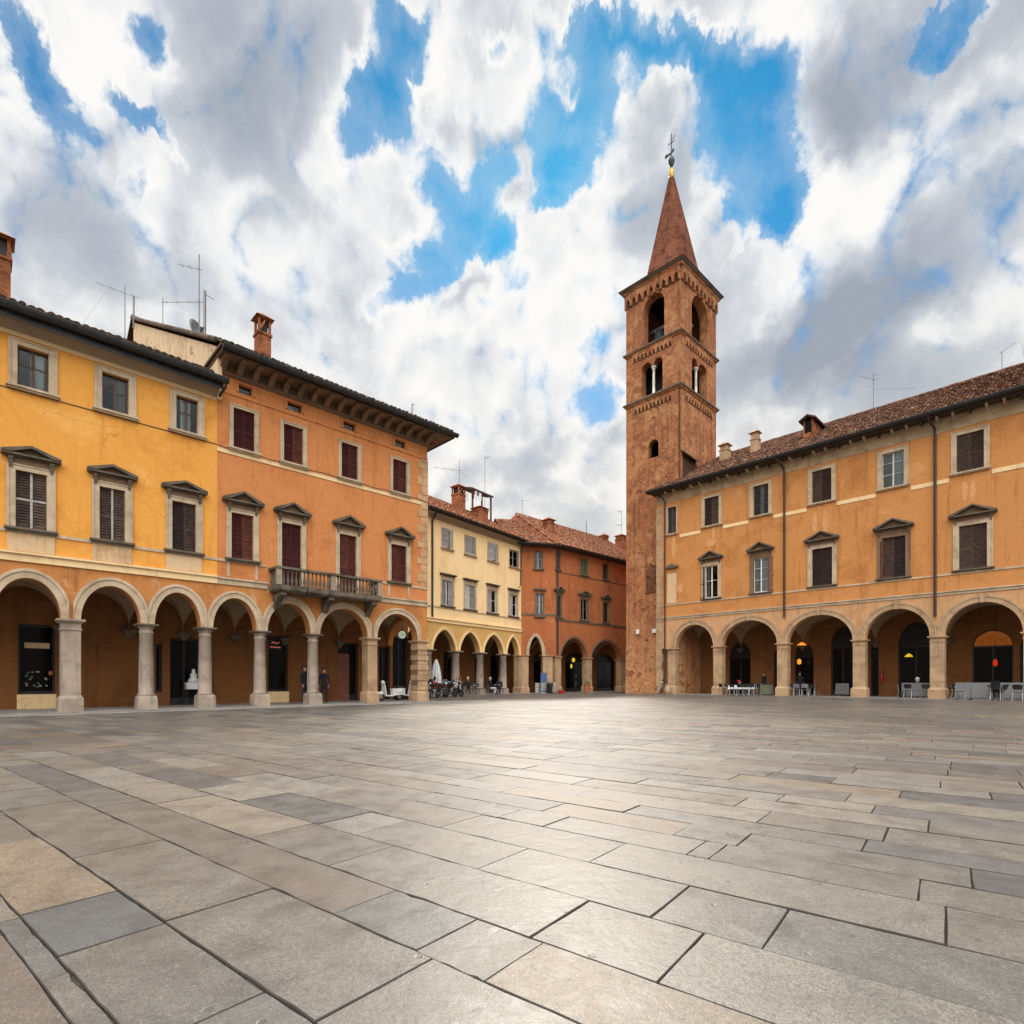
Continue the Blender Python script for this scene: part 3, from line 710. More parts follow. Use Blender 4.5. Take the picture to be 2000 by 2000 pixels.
MB().hull([(.34, -.2, 12.4), (.34, 16.5, 12.4), (.34, 16.5, 23.2), (.34, -.2, 14.45)][::-1], [(.5, -.2, 12.4), (.5, 16.5, 12.4), (.5, 16.5, 23.2), (.5, -.2, 14.45)][::-1]).build('party_wall', M_PARTY, O, fix=True)
mb = MB()
for i in range(44):
    y = -.3+i*.38; z = 14.6+(y+.3)*.523; mb.tone = R(0, 1); mb.tube([(.26, y, z+.05), (.26, y+.42, z+.27)], .11, 7)
mb.build('verge_tiles', M_TILD, O, tone=True)
cs, _ = FL.pix(513, 690, 3.); chimney(rO, I4, cs, 3., 16.2, FL.pix(513, 616, 3.)[1]-.1, .58, .58, M_CHIM, 0)
q = MB(); z = 5.9; i = 0
while z < 12.7:
    hh = R(.34, .5); ww = .62 if i % 2 else .42; q.box(10.6-ww, 10.63, -.03, .3, z+.012, min(z+hh, 12.78)-.012); z += hh; i += 1
q.build('quoins', stone('quoin_stone', (.55, .33, .17), (.36, .2, .1)), O)
# balcony
B0, B1, BD = 2.4, 7.32, .95
ba = MB().box(B0, B1, -BD, .0, 4.94, 5.06).hull([(B0+.08, -BD+.08, 4.86), (B1-.08, -BD+.08, 4.86), (B1-.08, 0, 4.86), (B0+.08, 0, 4.86)], [(B0, -BD, 4.94), (B1, -BD, 4.94), (B1, 0, 4.94), (B0, 0, 4.94)]).build('balcony', M_BAL, O)
for x in (B0+.3, (B0+B1)/2, B1-.3):
    MB().extr_x([(-.001, 4.2), (-.001, 4.855), (-.82, 4.855), (-.82, 4.72), (-.66, 4.66), (-.5, 4.62), (-.36, 4.5), (-.22, 4.32), (-.14, 4.22)], x-.13, x+.13).build('bracket', M_STD, ba)
MB().box(B0-.03, B1+.03, -BD-.03, -BD+.2, 5.8, 5.9).box(B0-.03, B0+.2, -BD+.2, -.01, 5.8, 5.9).box(B1-.2, B1+.03, -BD+.2, -.01, 5.8, 5.9).build('handrail', M_BAL, ba)
MB().box(B0+.02, B1-.02, -BD+.02, -BD+.17, 5.062, 5.14).box(B0+.02, B0+.17, -BD+.17, -.01, 5.062, 5.14).box(B1-.17, B1-.02, -BD+.17, -.01, 5.062, 5.14).build('base_rail', M_BAL, ba)
for x in (B0+.1, (B0+B1)/2, B1-.1): MB().box(x-.1, x+.1, -BD+.005, -BD+.185, 5.142, 5.798).build('pedestal', M_COLM, ba)
bp = [(.05, 5.142), (.05, 5.18), (.03, 5.2), (.062, 5.3), (.066, 5.36), (.03, 5.55), (.026, 5.68), (.05, 5.74), (.05, 5.798)]
xs = [B0+.3+i*((B1-B0)/2-.5)/11 for i in range(12)]; xs += [x+(B1-B0)/2-.02 for x in xs]
proto = MB().lathe(bp, 0, 0, 10).build('baluster', M_BAL, ba, smooth=True)
pts = [(x, -BD+.095) for x in xs]+[(q, -BD+.3+k*.19) for q in (B0+.095, B1-.095) for k in range(4)]
for k, (x, y) in enumerate(pts):
    o = proto if k == 0 else proto.copy()
    if k: COL.objects.link(o)
    o.parent = ba; o.location = (x, y, 0)

# ================================================================== cream house across the back
C = house('cream_house', FC, 'pale cream house with grey shutters and ochre pointed arcade, behind the orange house corner')
ZCc, RIc = 3.36, 1.52
cc = row(FC, [(885.7, 903), (934, 949), (979, 995), (1012, 1022)])
sup = [(-5.6, .3), (-2.7, .3), (0.1, .3)]+[((a+b)/2, .26) for a, b in cc]
ar = arcs(sup, 0)
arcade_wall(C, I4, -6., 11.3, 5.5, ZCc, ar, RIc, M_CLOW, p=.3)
D_C = 3.6
for i, (a, b) in enumerate(ar):
    archivolt(C, I4, a, b, ZCc, RIc, .22, (a-.24, b+.24), M_CRE, y=-.02, p=.3)
    vault(C, I4, sup[i][0], sup[i+1][0], ZCc, RIc+.1, D_C, M_VAU); corbel(C, I4, sup[i][0], ZCc, D_C)
for s, w in sup[2:6]: column(C, I4, s, ZCc, M_COLM, r=.3, base=.5, pl=.36)
pier(C, I4, sup[6][0]+.05, ZCc, M_COLR, .6, .6)
hc = [(FC.S(u0, D_C), FC.S(u1, D_C), 0., 3.0, .6) for u0, u1 in [(866, 884), (927, 936), (958, 975), (997, 1008)]]+[(-3.4, -1.6, 0, 3., .6)]
back_wall(C, I4, -6, 11.3, D_C, 5.2, hc, M_INN)
for a, b, z0, z1, ri in hc: shopfront(C, I4, a, b, z0, z1, D_C, 'door', ri)
w1 = row(FC, [(863, 884.5), (907.5, 928), (952, 970), (994, 1010)]); w2 = row(FC, [(863, 883), (908, 928), (952.8, 971.4), (995, 1012.4)])
upper_wall(C, I4, -6, 11.3, 5.5, 13.1, [(a, b, 6.62, 8.5) for a, b in w1]+[(a, b, 10.85, 12.25) for a, b in w2], M_CRE, depth=9)
for i, (a, b) in enumerate(w1):
    w = surround(C, I4, a, b, 6.62, 8.5, M_STO, .1, y=-.03, sill=1, sillm=M_STD, head=.2)
    MB().box(a-.16, b+.16, -.12, -.001, 8.8, 8.87).box(a-.24, b+.24, -.24, -.001, 8.87, 8.95).build('hood', M_STD, w)
    sash(w, a, b, 6.62, 8.5, M_WHT, [(.05, .95)] if i in (2, 3) else [(.05, .5)], y=.12)
    mb = MB()
    c = (a+b)/2
    louver_leaf(mb, a+.01, c-.01 if i != 0 else c-.12, 6.64, 8.48, .05); mb.build('shutter', M_SHL, w)
    if i in (0, 1): mb = MB(); louver_leaf(mb, c+.12 if i == 0 else c+.01, b-.01, 6.64, 8.48, .05); mb.build('shutter', M_SHL, w)
for i, (a, b) in enumerate(w2):
    w = surround(C, I4, a, b, 10.85, 12.25, M_STO, .06, y=-.02, sill=1, sillm=M_STO)
    c = (a+b)/2; sash(w, a, b, 10.85, 12.25, M_SHL, [(.1, .7)] if i < 2 else None, y=.12)
    for sd in (0, 1):
        if (i, sd) in ((3, 0),): continue
        mb = MB()
        if sd == 0: louver_leaf(mb, a, c-.02, 10.87, 12.23, .03, rot=radians(-35 if i != 1 else -15), hinge=a)
        else: louver_leaf(mb, c+.02, b, 10.87, 12.23, .03, rot=radians(30 if i != 1 else 12), hinge=b)
        mb.build('shutter', M_SHL, w)
band(C, I4, -6, 11.25, 5.34, 5.64, M_CRE, .14); MB().box(-6, 11.3, -.06, -.001, 6.42, 6.5).build('sill_band', M_STO, C)
MB().extr_x([(0, 12.72), (0, 13.14), (-.56, 13.14), (-.56, 13.06), (-.3, 12.94), (-.1, 12.78)], -6, 11.3).build('cornice', M_CORN, C)
MB().box(-6, 11.4, -.62, -.57, 13.0, 13.2).build('fascia', M_GUT, C); half_gutter(C, I4, -6, 11.5, -.72, 13.2, M_GUT, .12)
MB().tube([(.25, -.6, 13.1), (.25, -.3, 12.8), (.25, -.09, 12.5), (.25, -.09, 9.2), (.25, -.09, 5.6)], .07, 8).build('downpipe', M_GUT, C)
MB().tube([(11.1, -.5, 13.1), (11.08, -.1, 12.7), (11.05, -.09, 9.4), (10.8, -.09, 9.2)], .05, 8).build('downpipe', M_GUT, C)
zr = FC.pix(836, 970, 5.)[1]
rC = roof(C, I4, -6, 11.5, -.68, 13.22, 5., zr, M_TILR, rows=20)
for (u0, u1, v0, v1, y, sty) in ((885, 906, 944, 1000, 2.2, 0), (925, 949, 986, 1012, 1.8, 1)):
    a, zt = FC.pix(u0, v0, y); b, zb_ = FC.pix(u1, v1, y); chimney(rC, I4, (a+b)/2, y, zb_, zt, (b-a)*.62, (b-a)*.62, M_CHIM, sty)
# small roof loggia with washing
a, zt = FC.pix(917, 955, 3.4); b, z1 = FC.pix(953, 970, 3.4); _, zf = FC.pix(930, 1004, 3.4)
lo = MB().hull([(a-.2, 2.9, zt-.15), (b+.2, 2.9, zt-.15), (b+.2, 4.6, zt+.3), (a-.2, 4.6, zt+.3)], [(a-.2, 2.9, zt), (b+.2, 2.9, zt), (b+.2, 4.6, zt+.45), (a-.2, 4.6, zt+.45)]).build('roof_loggia', M_SOF, C)
for x in (a, (a+b)/2, b): MB().box(x-.06, x+.06, 3.0, 3.12, zf-.6, zt-.14).build('post', M_WOOD, lo)
MB().tube([(a, 2.98, zt-.35), (b, 2.98, zt-.35)], .015, 5).build('washing_line', M_MET, lo)

# ================================================================== rust red house in the far corner
RD = house('rust_red_house', FB, 'rust red corner house with low arches, between the cream house and the tower')
RI = FB.M.inverted()
MA = RI @ FA.M
LA = hypot(FB.O[0]-.80, FB.O[1]-48.23)
a0, zca = FA.pix(1033, 1279); a1, _ = FA.pix(1059, 1279); _, cr = FA.pix(1050, 1243)
arcade_wall(RD, MA, 0, LA, 5.6, zca, [(a0, a1)], cr-zca, M_RED, p=.2)
archivolt(RD, MA, a0, a1, zca, cr-zca, .28, (a0-.3, a1+.3), M_STO, p=.2)
pier(RD, MA, a0-.34, zca, M_COLR, .6, .6); pier(RD, MA, a1+.5, zca, M_COLR, .9, .6)
wa = [(*FA.pix(1045, 1111), *FA.pix(1059, 1078)), (*FA.pix(1047, 1204), *FA.pix(1061, 1160))]
upper_wall(RD, MA, 0, LA, 5.6, 12.85, [(a, b, z0, z1) for a, z0, b, z1 in wa], M_RED, sides=False)
for k, (a, z0, b, z1) in enumerate(wa):
    w = surround(RD, MA, a, b, z0, z1, M_BRK, .08, y=-.03, sill=1, sillm=M_STD); sash(w, a, b, z0, z1, M_SHL, [(.1, .9)] if k else [(.3, .6)])
    if k: MB().box(a-.25, b+.25, -.2, -.001, z1+.3, z1+.45).build('hood', M_STD, w)
ZB, RB = FB.pix(1150, 1285)[1], FB.pix(1120, 1246)[1]-FB.pix(1150, 1285)[1]
fr = row(FB, [(1085, 1096), (1146, 1156), (1212, 1222)])
sup = [((a+b)/2, (b-a)/2) for a, b in fr]+[(14.6, .5)]
ar = arcs(sup, 0)
arcade_wall(RD, I4, 0, 15, 5.6, ZB, ar, RB, M_RED, p=.15)
D_B = 3.6
for i, (a, b) in enumerate(ar):
    archivolt(RD, I4, a, b, ZB, RB, .2, (a-.3, b+.3), M_BRK, y=-.02, p=.15); vault(RD, I4, sup[i][0], sup[i+1][0], ZB, RB+.1, D_B, M_VAU)
for s, w in sup: pier(RD, I4, s, ZB, M_COLR, 2*w-.05, .62)
hb = [(.9, 3.6, 0, 3.1, .9), (5.4, 8.6, 0, 3.1, .9), (10.4, 13.6, 0, 3.1, .9)]
back_wall(RD, I4, -2.5, 15, D_B, 5.3, hb, M_INN)
for a, b, z0, z1, ri in hb: shopfront(RD, I4, a, b, z0, z1, D_B, 'door', ri)
w1 = row(FB, [(1087, 1095.5), (1134, 1147.8), (1177.6, 1188)]); w2 = row(FB, [(1086.5, 1092.5), (1134, 1147), (1177.6, 1187.5)])
z10, z11, z20, z21 = zB(.1176), zB(.158), zB(.2045), zB(.2352)
upper_wall(RD, I4, 0, 15, 5.6, 12.85, [(a, b, z10, z11) for a, b in w1]+[(a, b, z20, z21) for a, b in w2], M_RED, depth=9)
for i, (a, b) in enumerate(w1):
    w = surround(RD, I4, a, b, z10, z11, M_BRK, .1, y=-.03, sill=1, sillm=M_STD); pediment(w, a-.1, b+.1, z11+.1, .35, M_STD, ov=.3, fr=.22, tm=M_STD)
    sash(w, a, b, z10, z11, M_SHL if i == 1 else M_WOOD, [(.05, .45)] if i == 1 else None)
for i, (a, b) in enumerate(w2):
    w = surround(RD, I4, a, b, z20, z21, M_BRK, .08, y=-.03, sill=1, sillm=M_STD); shutters(w, a, b, z20, z21, M_SHD if i != 1 else M_GRN)
MB().box(0, 15, -.07, -.001, z10-.3, z10-.14).build('sill_band', M_STD, RD); MB().box(0, 15, -.04, -.001, z20-.2, z20-.13).build('sill_course', M_STD, RD)
MB().box(0, LA, -.05, -.001, 6.85, 7.0).build('sill_band', M_STD, RD, MA)
MB().tube([(.15, -.5, 12.9), (.15, -.12, 12.4), (.15, -.12, 5.4), (.15, -.12, 3.4)], .075, 8).build('downpipe', M_GUT, RD)
MB().box(-.2, 15, -.7, .3, 12.84, 12.92).build('soffit', M_SOF, RD); MB().box(-.6, LA+.2, -.7, .3, 12.845, 12.925).build('soffit', M_SOF, RD, MA)
half_gutter(RD, I4, -.1, 15, -.78, 13.0, M_GUT, .13); half_gutter(RD, MA, -.6, LA+.1, -.78, 13.0, M_GUT, .13)
zr = FB.pix(1160, 1047, 6.)[1]
rR = roof(RD, I4, -.6, 15, -.74, 13.02, 6., zr, M_TILR, hipL=1.5)
roof(RD, MA, -1.2, LA+.4, -.74, 13.02, 6., FA.pix(1020, 1016, 6.)[1], M_TILR, hipR=.3, ridge=False)
for (u0, u1, v0, v1, y, sty) in ((1063, 1080, 1011, 1040, 2.5, 1), (1174, 1185, 1043, 1058, 5.5, 0), (1206, 1220, 1043, 1070, 5., 1)):
    a, zt = FB.pix(u0, v0, y); b, zb_ = FB.pix(u1, v1, y); chimney(rR, I4, (a+b)/2, y, zb_, zt, (b-a)*.7, (b-a)*.7, M_CHIM, sty)

# ================================================================== long amber house on the right
M_PATCH = plaster('pale_repair', (.60, .30, .12), (.68, .43, .23), (.52, .22, .07), .7, 21)
RH = house('amber_house', FR, 'long amber plastered house with dark shutters and wide stone arches, along the right side')
ZR, RIr, D_R = 3.80, 1.83, 4.2
fr_ = row(FR, [(1302, 1322), (1393.6, 1410), (1520, 1536), (1665.6, 1690), (1817, 1844), (1993, 2020)])
sup = [((a+b)/2, .36) for a, b in fr_]; sup[-1] = (sup[4][0]+4.15, .36); sup += [(sup[-1][0]+4.3, .36), (sup[-1][0]+8.6, .36)]
ar = arcs(sup, 0); S_END = sup[-1][0]+.5
arcade_wall(RH, I4, -.85, S_END, 6.3, ZR, ar, RIr, M_RLOW)
for i, (a, b) in enumerate(ar):
    archivolt(RH, I4, a, b, ZR, RIr, .40, (a-.355, b+.355), M_COLR, key=True)
    vault(RH, I4, sup[i][0], sup[i+1][0], ZR, RIr+.12, D_R, M_VAU)
    if i: corbel(RH, I4, sup[i][0], ZR, D_R); tie_rod(RH, I4, sup[i][0], ZR+.3, .3, D_R)
for s, w in sup: pier(RH, I4, s, ZR, M_COLR, .7, .62, base=.7, ext=.1)
SR = lambda u: FR.S(u, D_R)
hr = [(SR(1424), SR(1466), 0, 3.1, 1.2), (SR(1511), SR(1523), 0, 3.0, .5), (SR(1552), SR(1589), 0, 3.0, .9), (SR(1623), SR(1668), 0, 3.6, 1.5), (SR(1700), SR(1716), 0, 3.2, .5), (SR(1754), SR(1824), 0, 3.5, 1.6), (SR(1899), SR(1979), 0, 3.3, 1.0), (SR(1992), SR(2015), 0, 3.1, .6), (SR(2060), SR(2140), 0, 3.4, 1.)]
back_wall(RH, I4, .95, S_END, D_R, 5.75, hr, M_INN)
for k, (a, b, z0, z1, ri) in enumerate(hr): shopfront(RH, I4, a, b, z0, z1, D_R, 'door' if k in (0, 3, 5, 6) else 'glass', ri)
a, b, z0, z1, ri = hr[6]
MB().flat([(a+.05, z1+.02), (b-.05, z1+.02)]+ell(a+.05, b-.05, z1+.02, ri-.08, 12)[1:-1][::-1], (), D_R+.3).build('tympanum', L_TAN, RH)
w1p = [(1377, 1402), (1472, 1500), (1586, 1625.5), (1723, 1768.6), (1872.7, 1928)]; w2p = [(1304, 1321), (1376, 1404), (1471, 1501), (1586, 1624), (1722.6, 1766), (1868, 1922)]
w1 = row(FR, w1p); w2 = row(FR, w2p)
w1 += [(w1[-1][0]+4.2, w1[-1][1]+4.2), (w1[-1][0]+8.4, w1[-1][1]+8.4)]; w2 += [(w2[-1][0]+4.2, w2[-1][1]+4.2), (w2[-1][0]+8.4, w2[-1][1]+8.4)]
upper_wall(RH, I4, -.85, S_END, 6.3, 16.75, [(a, b, 7.6, 10.15) for a, b in w1]+[(a, b, 13.3, 15.5) for a, b in w2], M_RIG, depth=15)
for i, (a, b) in enumerate(w1):
    w = surround(RH, I4, a, b, 7.6, 10.15, M_BRK if i in (1, 3) else M_STO, .24, sill=1, sillm=M_STD)
    pediment(w, a-.24, b+.24, 10.39, .55, M_STD, ov=.22, d=.34, fr=.24, tm=M_BRK)
    c = (a+b)/2; hw = (b-a)/2
    if i == 0:
        sash(w, a, b, 7.6, 10.15, M_WHT, [(.05, .3)], y=.1); mb = MB(); louver_leaf(mb, a-hw-.02, a-.02, 7.6, 10.13, -.1, rot=radians(-14), hinge=a-.02); mb.build('shutter', M_SHD, w)
    elif i == 1:
        sash(w, a, b, 7.6, 10.15, M_WHT, [(.04, .48), (.52, .96)], y=.1, rails=2); mb = MB(); louver_leaf(mb, b+.02, b+hw+.02, 7.6, 10.13, -.1, rot=radians(14), hinge=b+.02); mb.build('shutter', M_SHR, w)
    else:
        shutters(w, a, b, 7.6, 10.15, M_SHD)
        if i == 3: mb = MB(); louver_leaf(mb, a-.5, a-.02, 7.6, 9.95, -.1, rot=radians(-25), hinge=a-.02); mb.build('shutter', M_SHR, w)
for i, (a, b) in enumerate(w2):
    w = surround(RH, I4, a, b, 13.3, 15.5, M_STO, .22 if i else .1, sill=1, sillm=M_STO)
    if i == 0: sash(w, a, b, 13.3, 15.5, M_SHG, None, y=.1)
    elif i == 2: sash(w, a, b, 13.3, 15.5, M_SHG, [(.4, .62)], y=.12, rails=2)
    elif i == 4: sash(w, a, b, 13.3, 15.5, M_SHL, [(.04, .5), (.5, .97)], y=.1, rails=2)
    else: shutters(w, a, b, 13.3, 15.5, M_SHD, y=.05)
a, b = row(FR, [(1303, 1321)])[0]
w = MB().box(a, b, -.02, -.001, 7.55, 10.0).build('blind_window', M_APR, RH); MB().box(a-.05, b+.2, -.2, -.001, 10.45, 10.58).extr_y([(a-.02, 10.582), (b+.15, 10.582), ((a+b)/2, 10.8)], -.18, -.002).build('hood', M_STD, w)
band(RH, I4, -.85, S_END, 6.2, 6.43, M_STO, .09)
MB().box(-.85, S_END, -.045, -.001, 7.36, 7.46).build('sill_band', M_STO, RH)
xs = [-.85]+[q for a, b in w2 for q in (a-.34, b+.34)]+[S_END]
for p, q in zip(xs[2::2], xs[3::2]): MB().box(p, q, -.03, -.001, 12.86, 13.1).build('pale_sill_course', M_BAND, RH)
MB().box(-.85, S_END, -.03, -.001, 15.92, 16.75).box(-.85, S_END, -.08, -.031, 16.5, 16.75).build('frieze', stone('beige_frieze', (.46, .33, .19), lich=.4), RH)
MB().box(-.95, S_END, -.78, .4, 16.76, 16.83).build('soffit', M_SOF, RH)
n = int(S_END/.75)
for i in range(n):
    x = -.5+i*.75; MB().extr_x([(-.03, 16.56), (-.03, 16.758), (-.62, 16.758), (-.62, 16.68), (-.5, 16.62)], x-.06, x+.06).build('rafter_end', M_STO if i % 3 else M_SOF, RH)
MB().box(-1.2, S_END, -.82, -.785, 16.74, 16.93).build('fascia', M_SOF, RH); half_gutter(RH, I4, -1.25, S_END, -.95, 16.97, M_GUT, .17)
for u, vb in ((1533, 1206), (1827, 1205)):
    x, zb_ = FR.pix(u, vb); MB().tube([(x-.25, -.9, 16.85), (x-.2, -.75, 16.6), (x, -.2, 16.2), (x, -.13, 15.8), (x, -.13, 11.), (x, -.13, zb_+.1), (x, -.13, zb_)], .075, 8).build('downpipe', M_PIPE, RH)
x = FR.S(1300); MB().tube([(x-.1, -.9, 16.85), (x-.1, -.6, 16.5), (x, -.14, 16.1), (x, -.13, 12.), (x, -.13, 6.), (x, -.13, .1)], .06, 8).build('downpipe', M_PIPE, RH)
q = MB(); z = .5; i = 0
while z < 15.6:
    hh = R(.5, .9); q.box(-.87, -.87+(.62 if i % 2 else .5), -.025, .2, z+.01, min(15.7, z+hh)-.01); z += hh; i += 1
q.build('quoins', M_COLR, RH)
for u, v, w_, hh in ((1592, 1021, .16, .75), (1612, 1018, .2, .8), (1884, 958, .16, .6), (1900, 960, .14, .65), (1388, 1060, .5, .3), (1393, 1040, .18, .6), (1316, 1066, .22, 1.), (1328, 1150, .3, .4)):
    x, z = FR.pix(u, v); n = 19; MB().poly([(x+w_*cos(2*pi*k/n)*R(.6, 1.15), -.003, z+hh*sin(2*pi*k/n)*R(.7, 1.15)) for k in range(n)][::1]).build('plaster_patch', M_PATCH, RH)
YR, ZRR = 7., 21.45
rH = roof(RH, I4, -1.3, S_END+.3, -.88, 16.98, YR, ZRR, M_TILE, hipL=3.2)
def zroof(y): return 16.98+(y+.88)/(YR+.88)*(ZRR-16.98)
for (u0, u1, v0, v1, y, m, sty) in ((1404, 1429, 869, 896, 3.8, M_COLR, 1), (1464, 1487, 844, 876, 3.4, M_COLR, 1)):
    a, zt = FR.pix(u0, v0, y); b, zb_ = FR.pix(u1, v1, y); chimney(rH, I4, (a+b)/2, y, zroof(y), zt-.1, (b-a)*.62, (b-a)*.62, m, sty)
# dormer
y = 2.4; a, zt = FR.pix(1569, 822, y); b, _ = FR.pix(1588, 822, y); zs = zroof(y)
dm = MB().box(a, a+.1, y, y+.1, zs-.1, zt-.05).box(b-.1, b, y, y+.1, zs-.1, zt-.05).box(a, b, y-.02, y+.12, zs-.1, zs+.45).box(a+.01, a+.09, y+.1, y+2.2, zs-.1, zt-.1).box(b-.09, b-.01, y+.1, y+2.2, zs-.1, zt-.1).build('dormer', M_CHIM, rH)
c = (a+b)/2
MB().hull([(a-.25, y-.25, zt-.12), (c, y-.25, zt+.2), (b+.25, y-.25, zt-.12), (b+.25, y+3.2, zt-.12), (c, y+3.2, zt+.2), (a-.25, y+3.2, zt-.12)], [(a-.25, y-.25, zt), (c, y-.25, zt+.32), (b+.25, y-.25, zt), (b+.25, y+3.2, zt), (c, y+3.2, zt+.32), (a-.25, y+3.2, zt)]).build('dormer_roof', M_SOF, dm)
MB().box(a+.1, b-.1, y+.05, y+.08, zs+.46, zt-.1).build('pane', M_SHOP, dm)

# ================================================================== bell tower
TS0, TS1, TB0, TD = -4.45, .93, .8, 6.4
T = tag(empty('bell_tower', FR.M @ Matrix.Translation((TS0, TB0, 0))), 'tall square brick bell tower with pointed spire, rising behind the amber house end', 'tower')
TW = TS1-TS0
M_WST = stone('white_colonnette_stone', (.74, .68, .58), lich=.1)
M_SOOT_SHADE = stone('sooty_shade_brick', (.075, .034, .02), (.03, .016, .01))  # soot and the shade of recesses share this one dark colour
FT = Frame(tuple(FR.W(TS1, TB0, 0))[:2], FR.b)
MR = Matrix.Translation((TW, 0, 0)) @ Matrix.Rotation(pi/2, 4, 'Z')
ML = Matrix.Translation((0, TD, 0)) @ Matrix.Rotation(-pi/2, 4, 'Z'); MBK = Matrix.Translation((TW, TD, 0)) @ Matrix.Rotation(pi, 4, 'Z')
tx = lambda u: FR.S(u, TB0)-TS0
tz = lambda v: FR.pix(1330, v, TB0)[1]
Z2, Z1, ZTOP = tz(752), tz(646), tz(516)
bell_f = (tx(1257), tx(1298)); bif_f = [(tx(1253), tx(1271)), (tx(1277), tx(1294))]
tzf = lambda u, v: FR.pix(u, v, TB0)[1]
bh = tzf(1280, 573); bz0 = Z1+.12
bell_r = (FT.S(1350), FT.S(1382)); bif_r = [(FT.S(1351.5), FT.S(1362)), (FT.S(1366), FT.S(1381))]
def arch_loop(a, b, z0, zt): 
    r = (b-a)/2; return [(a, z0), (b, z0)]+ell(a, b, zt-r, r, 12)[::-1]
def bif_loop(pr):
    (a, b), (c, d) = pr; m_ = (b+c)/2; r = (m_-.1-a)/2; zs = ft-r
    return [(a, fz), (d, fz)]+ell(m_+.1, d, zs, r, 10)[::-1]+ell(a, m_-.1, zs, r, 10)[::-1]
fz, ft = Z2+.15, tzf(1285, 698)
swin = arch_loop(tx(1265), tx(1285), tzf(1275, 893), tzf(1275, 858))
for k, (M, W_, holes_b, holes_m) in enumerate(((I4, TW, [bell_f], bif_f), (MR, TD, [bell_r], bif_r), (ML, TD, [], [(2., 3.1), (3.3, 4.4)]), (MBK, TW, [], []))):
    lb = [arch_loop(a, b, bz0, bh) for a, b in holes_b]; lm = [bif_loop(holes_m)] if holes_m else []
    mb = MB().flat([(0, Z1), (W_, Z1), (W_, ZTOP), (0, ZTOP)], lb).flat([(0, Z2), (W_, Z2), (W_, Z1), (0, Z1)], lm)
    for l in lb+lm: mb.reveal(l, 0, .75)
    ins = .09; sw = [swin] if k == 0 else []
    mb.flat([(ins, 0), (W_-ins, 0), (W_-ins, Z2), (ins, Z2)], sw, ins)
    for l in sw: mb.reveal(l, ins, .6)
    lw = .82
    mb.box(0, lw, 0, .2, 0, Z2-.02).box(W_-lw, W_-.002, .0, .2, 0, Z2-.02)
    mb.build('shaft_wall', M_BRICK, T, M)
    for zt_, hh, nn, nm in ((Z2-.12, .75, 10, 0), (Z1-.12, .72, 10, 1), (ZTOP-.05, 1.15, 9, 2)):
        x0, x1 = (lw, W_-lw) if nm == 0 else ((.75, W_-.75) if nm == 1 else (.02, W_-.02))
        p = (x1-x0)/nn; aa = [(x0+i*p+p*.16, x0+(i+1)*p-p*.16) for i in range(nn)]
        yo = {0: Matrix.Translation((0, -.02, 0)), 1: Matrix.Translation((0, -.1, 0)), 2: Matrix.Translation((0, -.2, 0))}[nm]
        MB().quad((x0+.01, yo.translation.y+{0: .086, 1: .096, 2: .196}[nm], zt_-hh*1.02), (x1-.01, yo.translation.y+{0: .086, 1: .096, 2: .196}[nm], zt_-hh*1.02), (x1-.01, yo.translation.y+{0: .086, 1: .096, 2: .196}[nm], zt_-.05), (x0+.01, yo.translation.y+{0: .086, 1: .096, 2: .196}[nm], zt_-.05)).build('frieze_soot_shade', M_SOOT_SHADE, T, M)  # dark sheet behind the little arches: recess shade and soot put into its colour
        arcade_wall(T, M @ yo, x0, x1, zt_, zt_-hh, aa, hh*.55, M_BRICK, depth={0: .088, 1: .098, 2: .198}[nm], n=8, name='arch_frieze')
    for l in holes_b:
        a, b = l; r = (b-a)/2
        archivolt(T, M, a, b, bh-r, r, .35, (0, W_), M_BRICK, y=-.05)
        for q in (a-.35, b): MB().box(q, q+.35, -.05, -.001, bz0, bh-r).build('jamb', M_BRICK, T, M)
MB().hull([(-.06, -.06, -.02), (TW+.03, -.06, -.02), (TW+.03, TD, -.02), (-.06, TD, -.02)], [(-.012, -.012, 4.2), (TW+.012, -.012, 4.2), (TW+.012, TD, 4.2), (-.012, TD, 4.2)]).build('battered_base', M_BRICK, T)
def ring(z0, z1, o, m, name, o2=None):
    o2 = o if o2 is None else o2
    L = lambda z, o: [(-o, -o, z), (TW+o, -o, z), (TW+o, TD+o, z), (-o, TD+o, z)]
    return MB().hull(L(z0, o), L(z1, o2)).build(name, m, T)
for z in (Z2, Z1): ring(z-.16, z+.02, .06, M_BRICK, 'string_course', .16); ring(z+.021, z+.16, .22, M_STD, 'string_course'); ring(z+.161, z+.3, .2, M_STD, 'string_course', .03)
ring(ZTOP-.05, ZTOP+.12, .24, M_BRICK, 'cornice', .3); ring(ZTOP+.121, ZTOP+.34, .34, M_STD, 'cornice', .52); ring(ZTOP+.341, ZTOP+.62, .54, M_STD, 'cornice_tiles', .1)
cx, cy = TW/2, TD/2; ZA = 47.1
sp = MB(); r0 = 2.62
sp.lathe([(r0, ZTOP+.55), (r0*.955, ZTOP+1.1), (.14, ZA)], cx, cy, 8, pi/8, 1.0, 1.08)
spire = sp.build('spire', M_SPIRE, T)
mb = MB()
for i in range(8):
    a = 2*pi*i/8+pi/8; mb.tube([(cx+r0*.97*cos(a), cy+r0*.97*1.08*sin(a), ZTOP+.8), (cx+.14*cos(a), cy+.15*sin(a), ZA)], .05, 5)
mb.build('hip_ribs', M_SPIRE, spire)
MB().lathe([(.16, ZA-.5), (.22, ZA-.3), (.25, ZA+.1), (.2, ZA+.45), (.1, ZA+.66)], cx, cy, 14).build('gilded_cap', M_GOLD, spire, smooth=True)
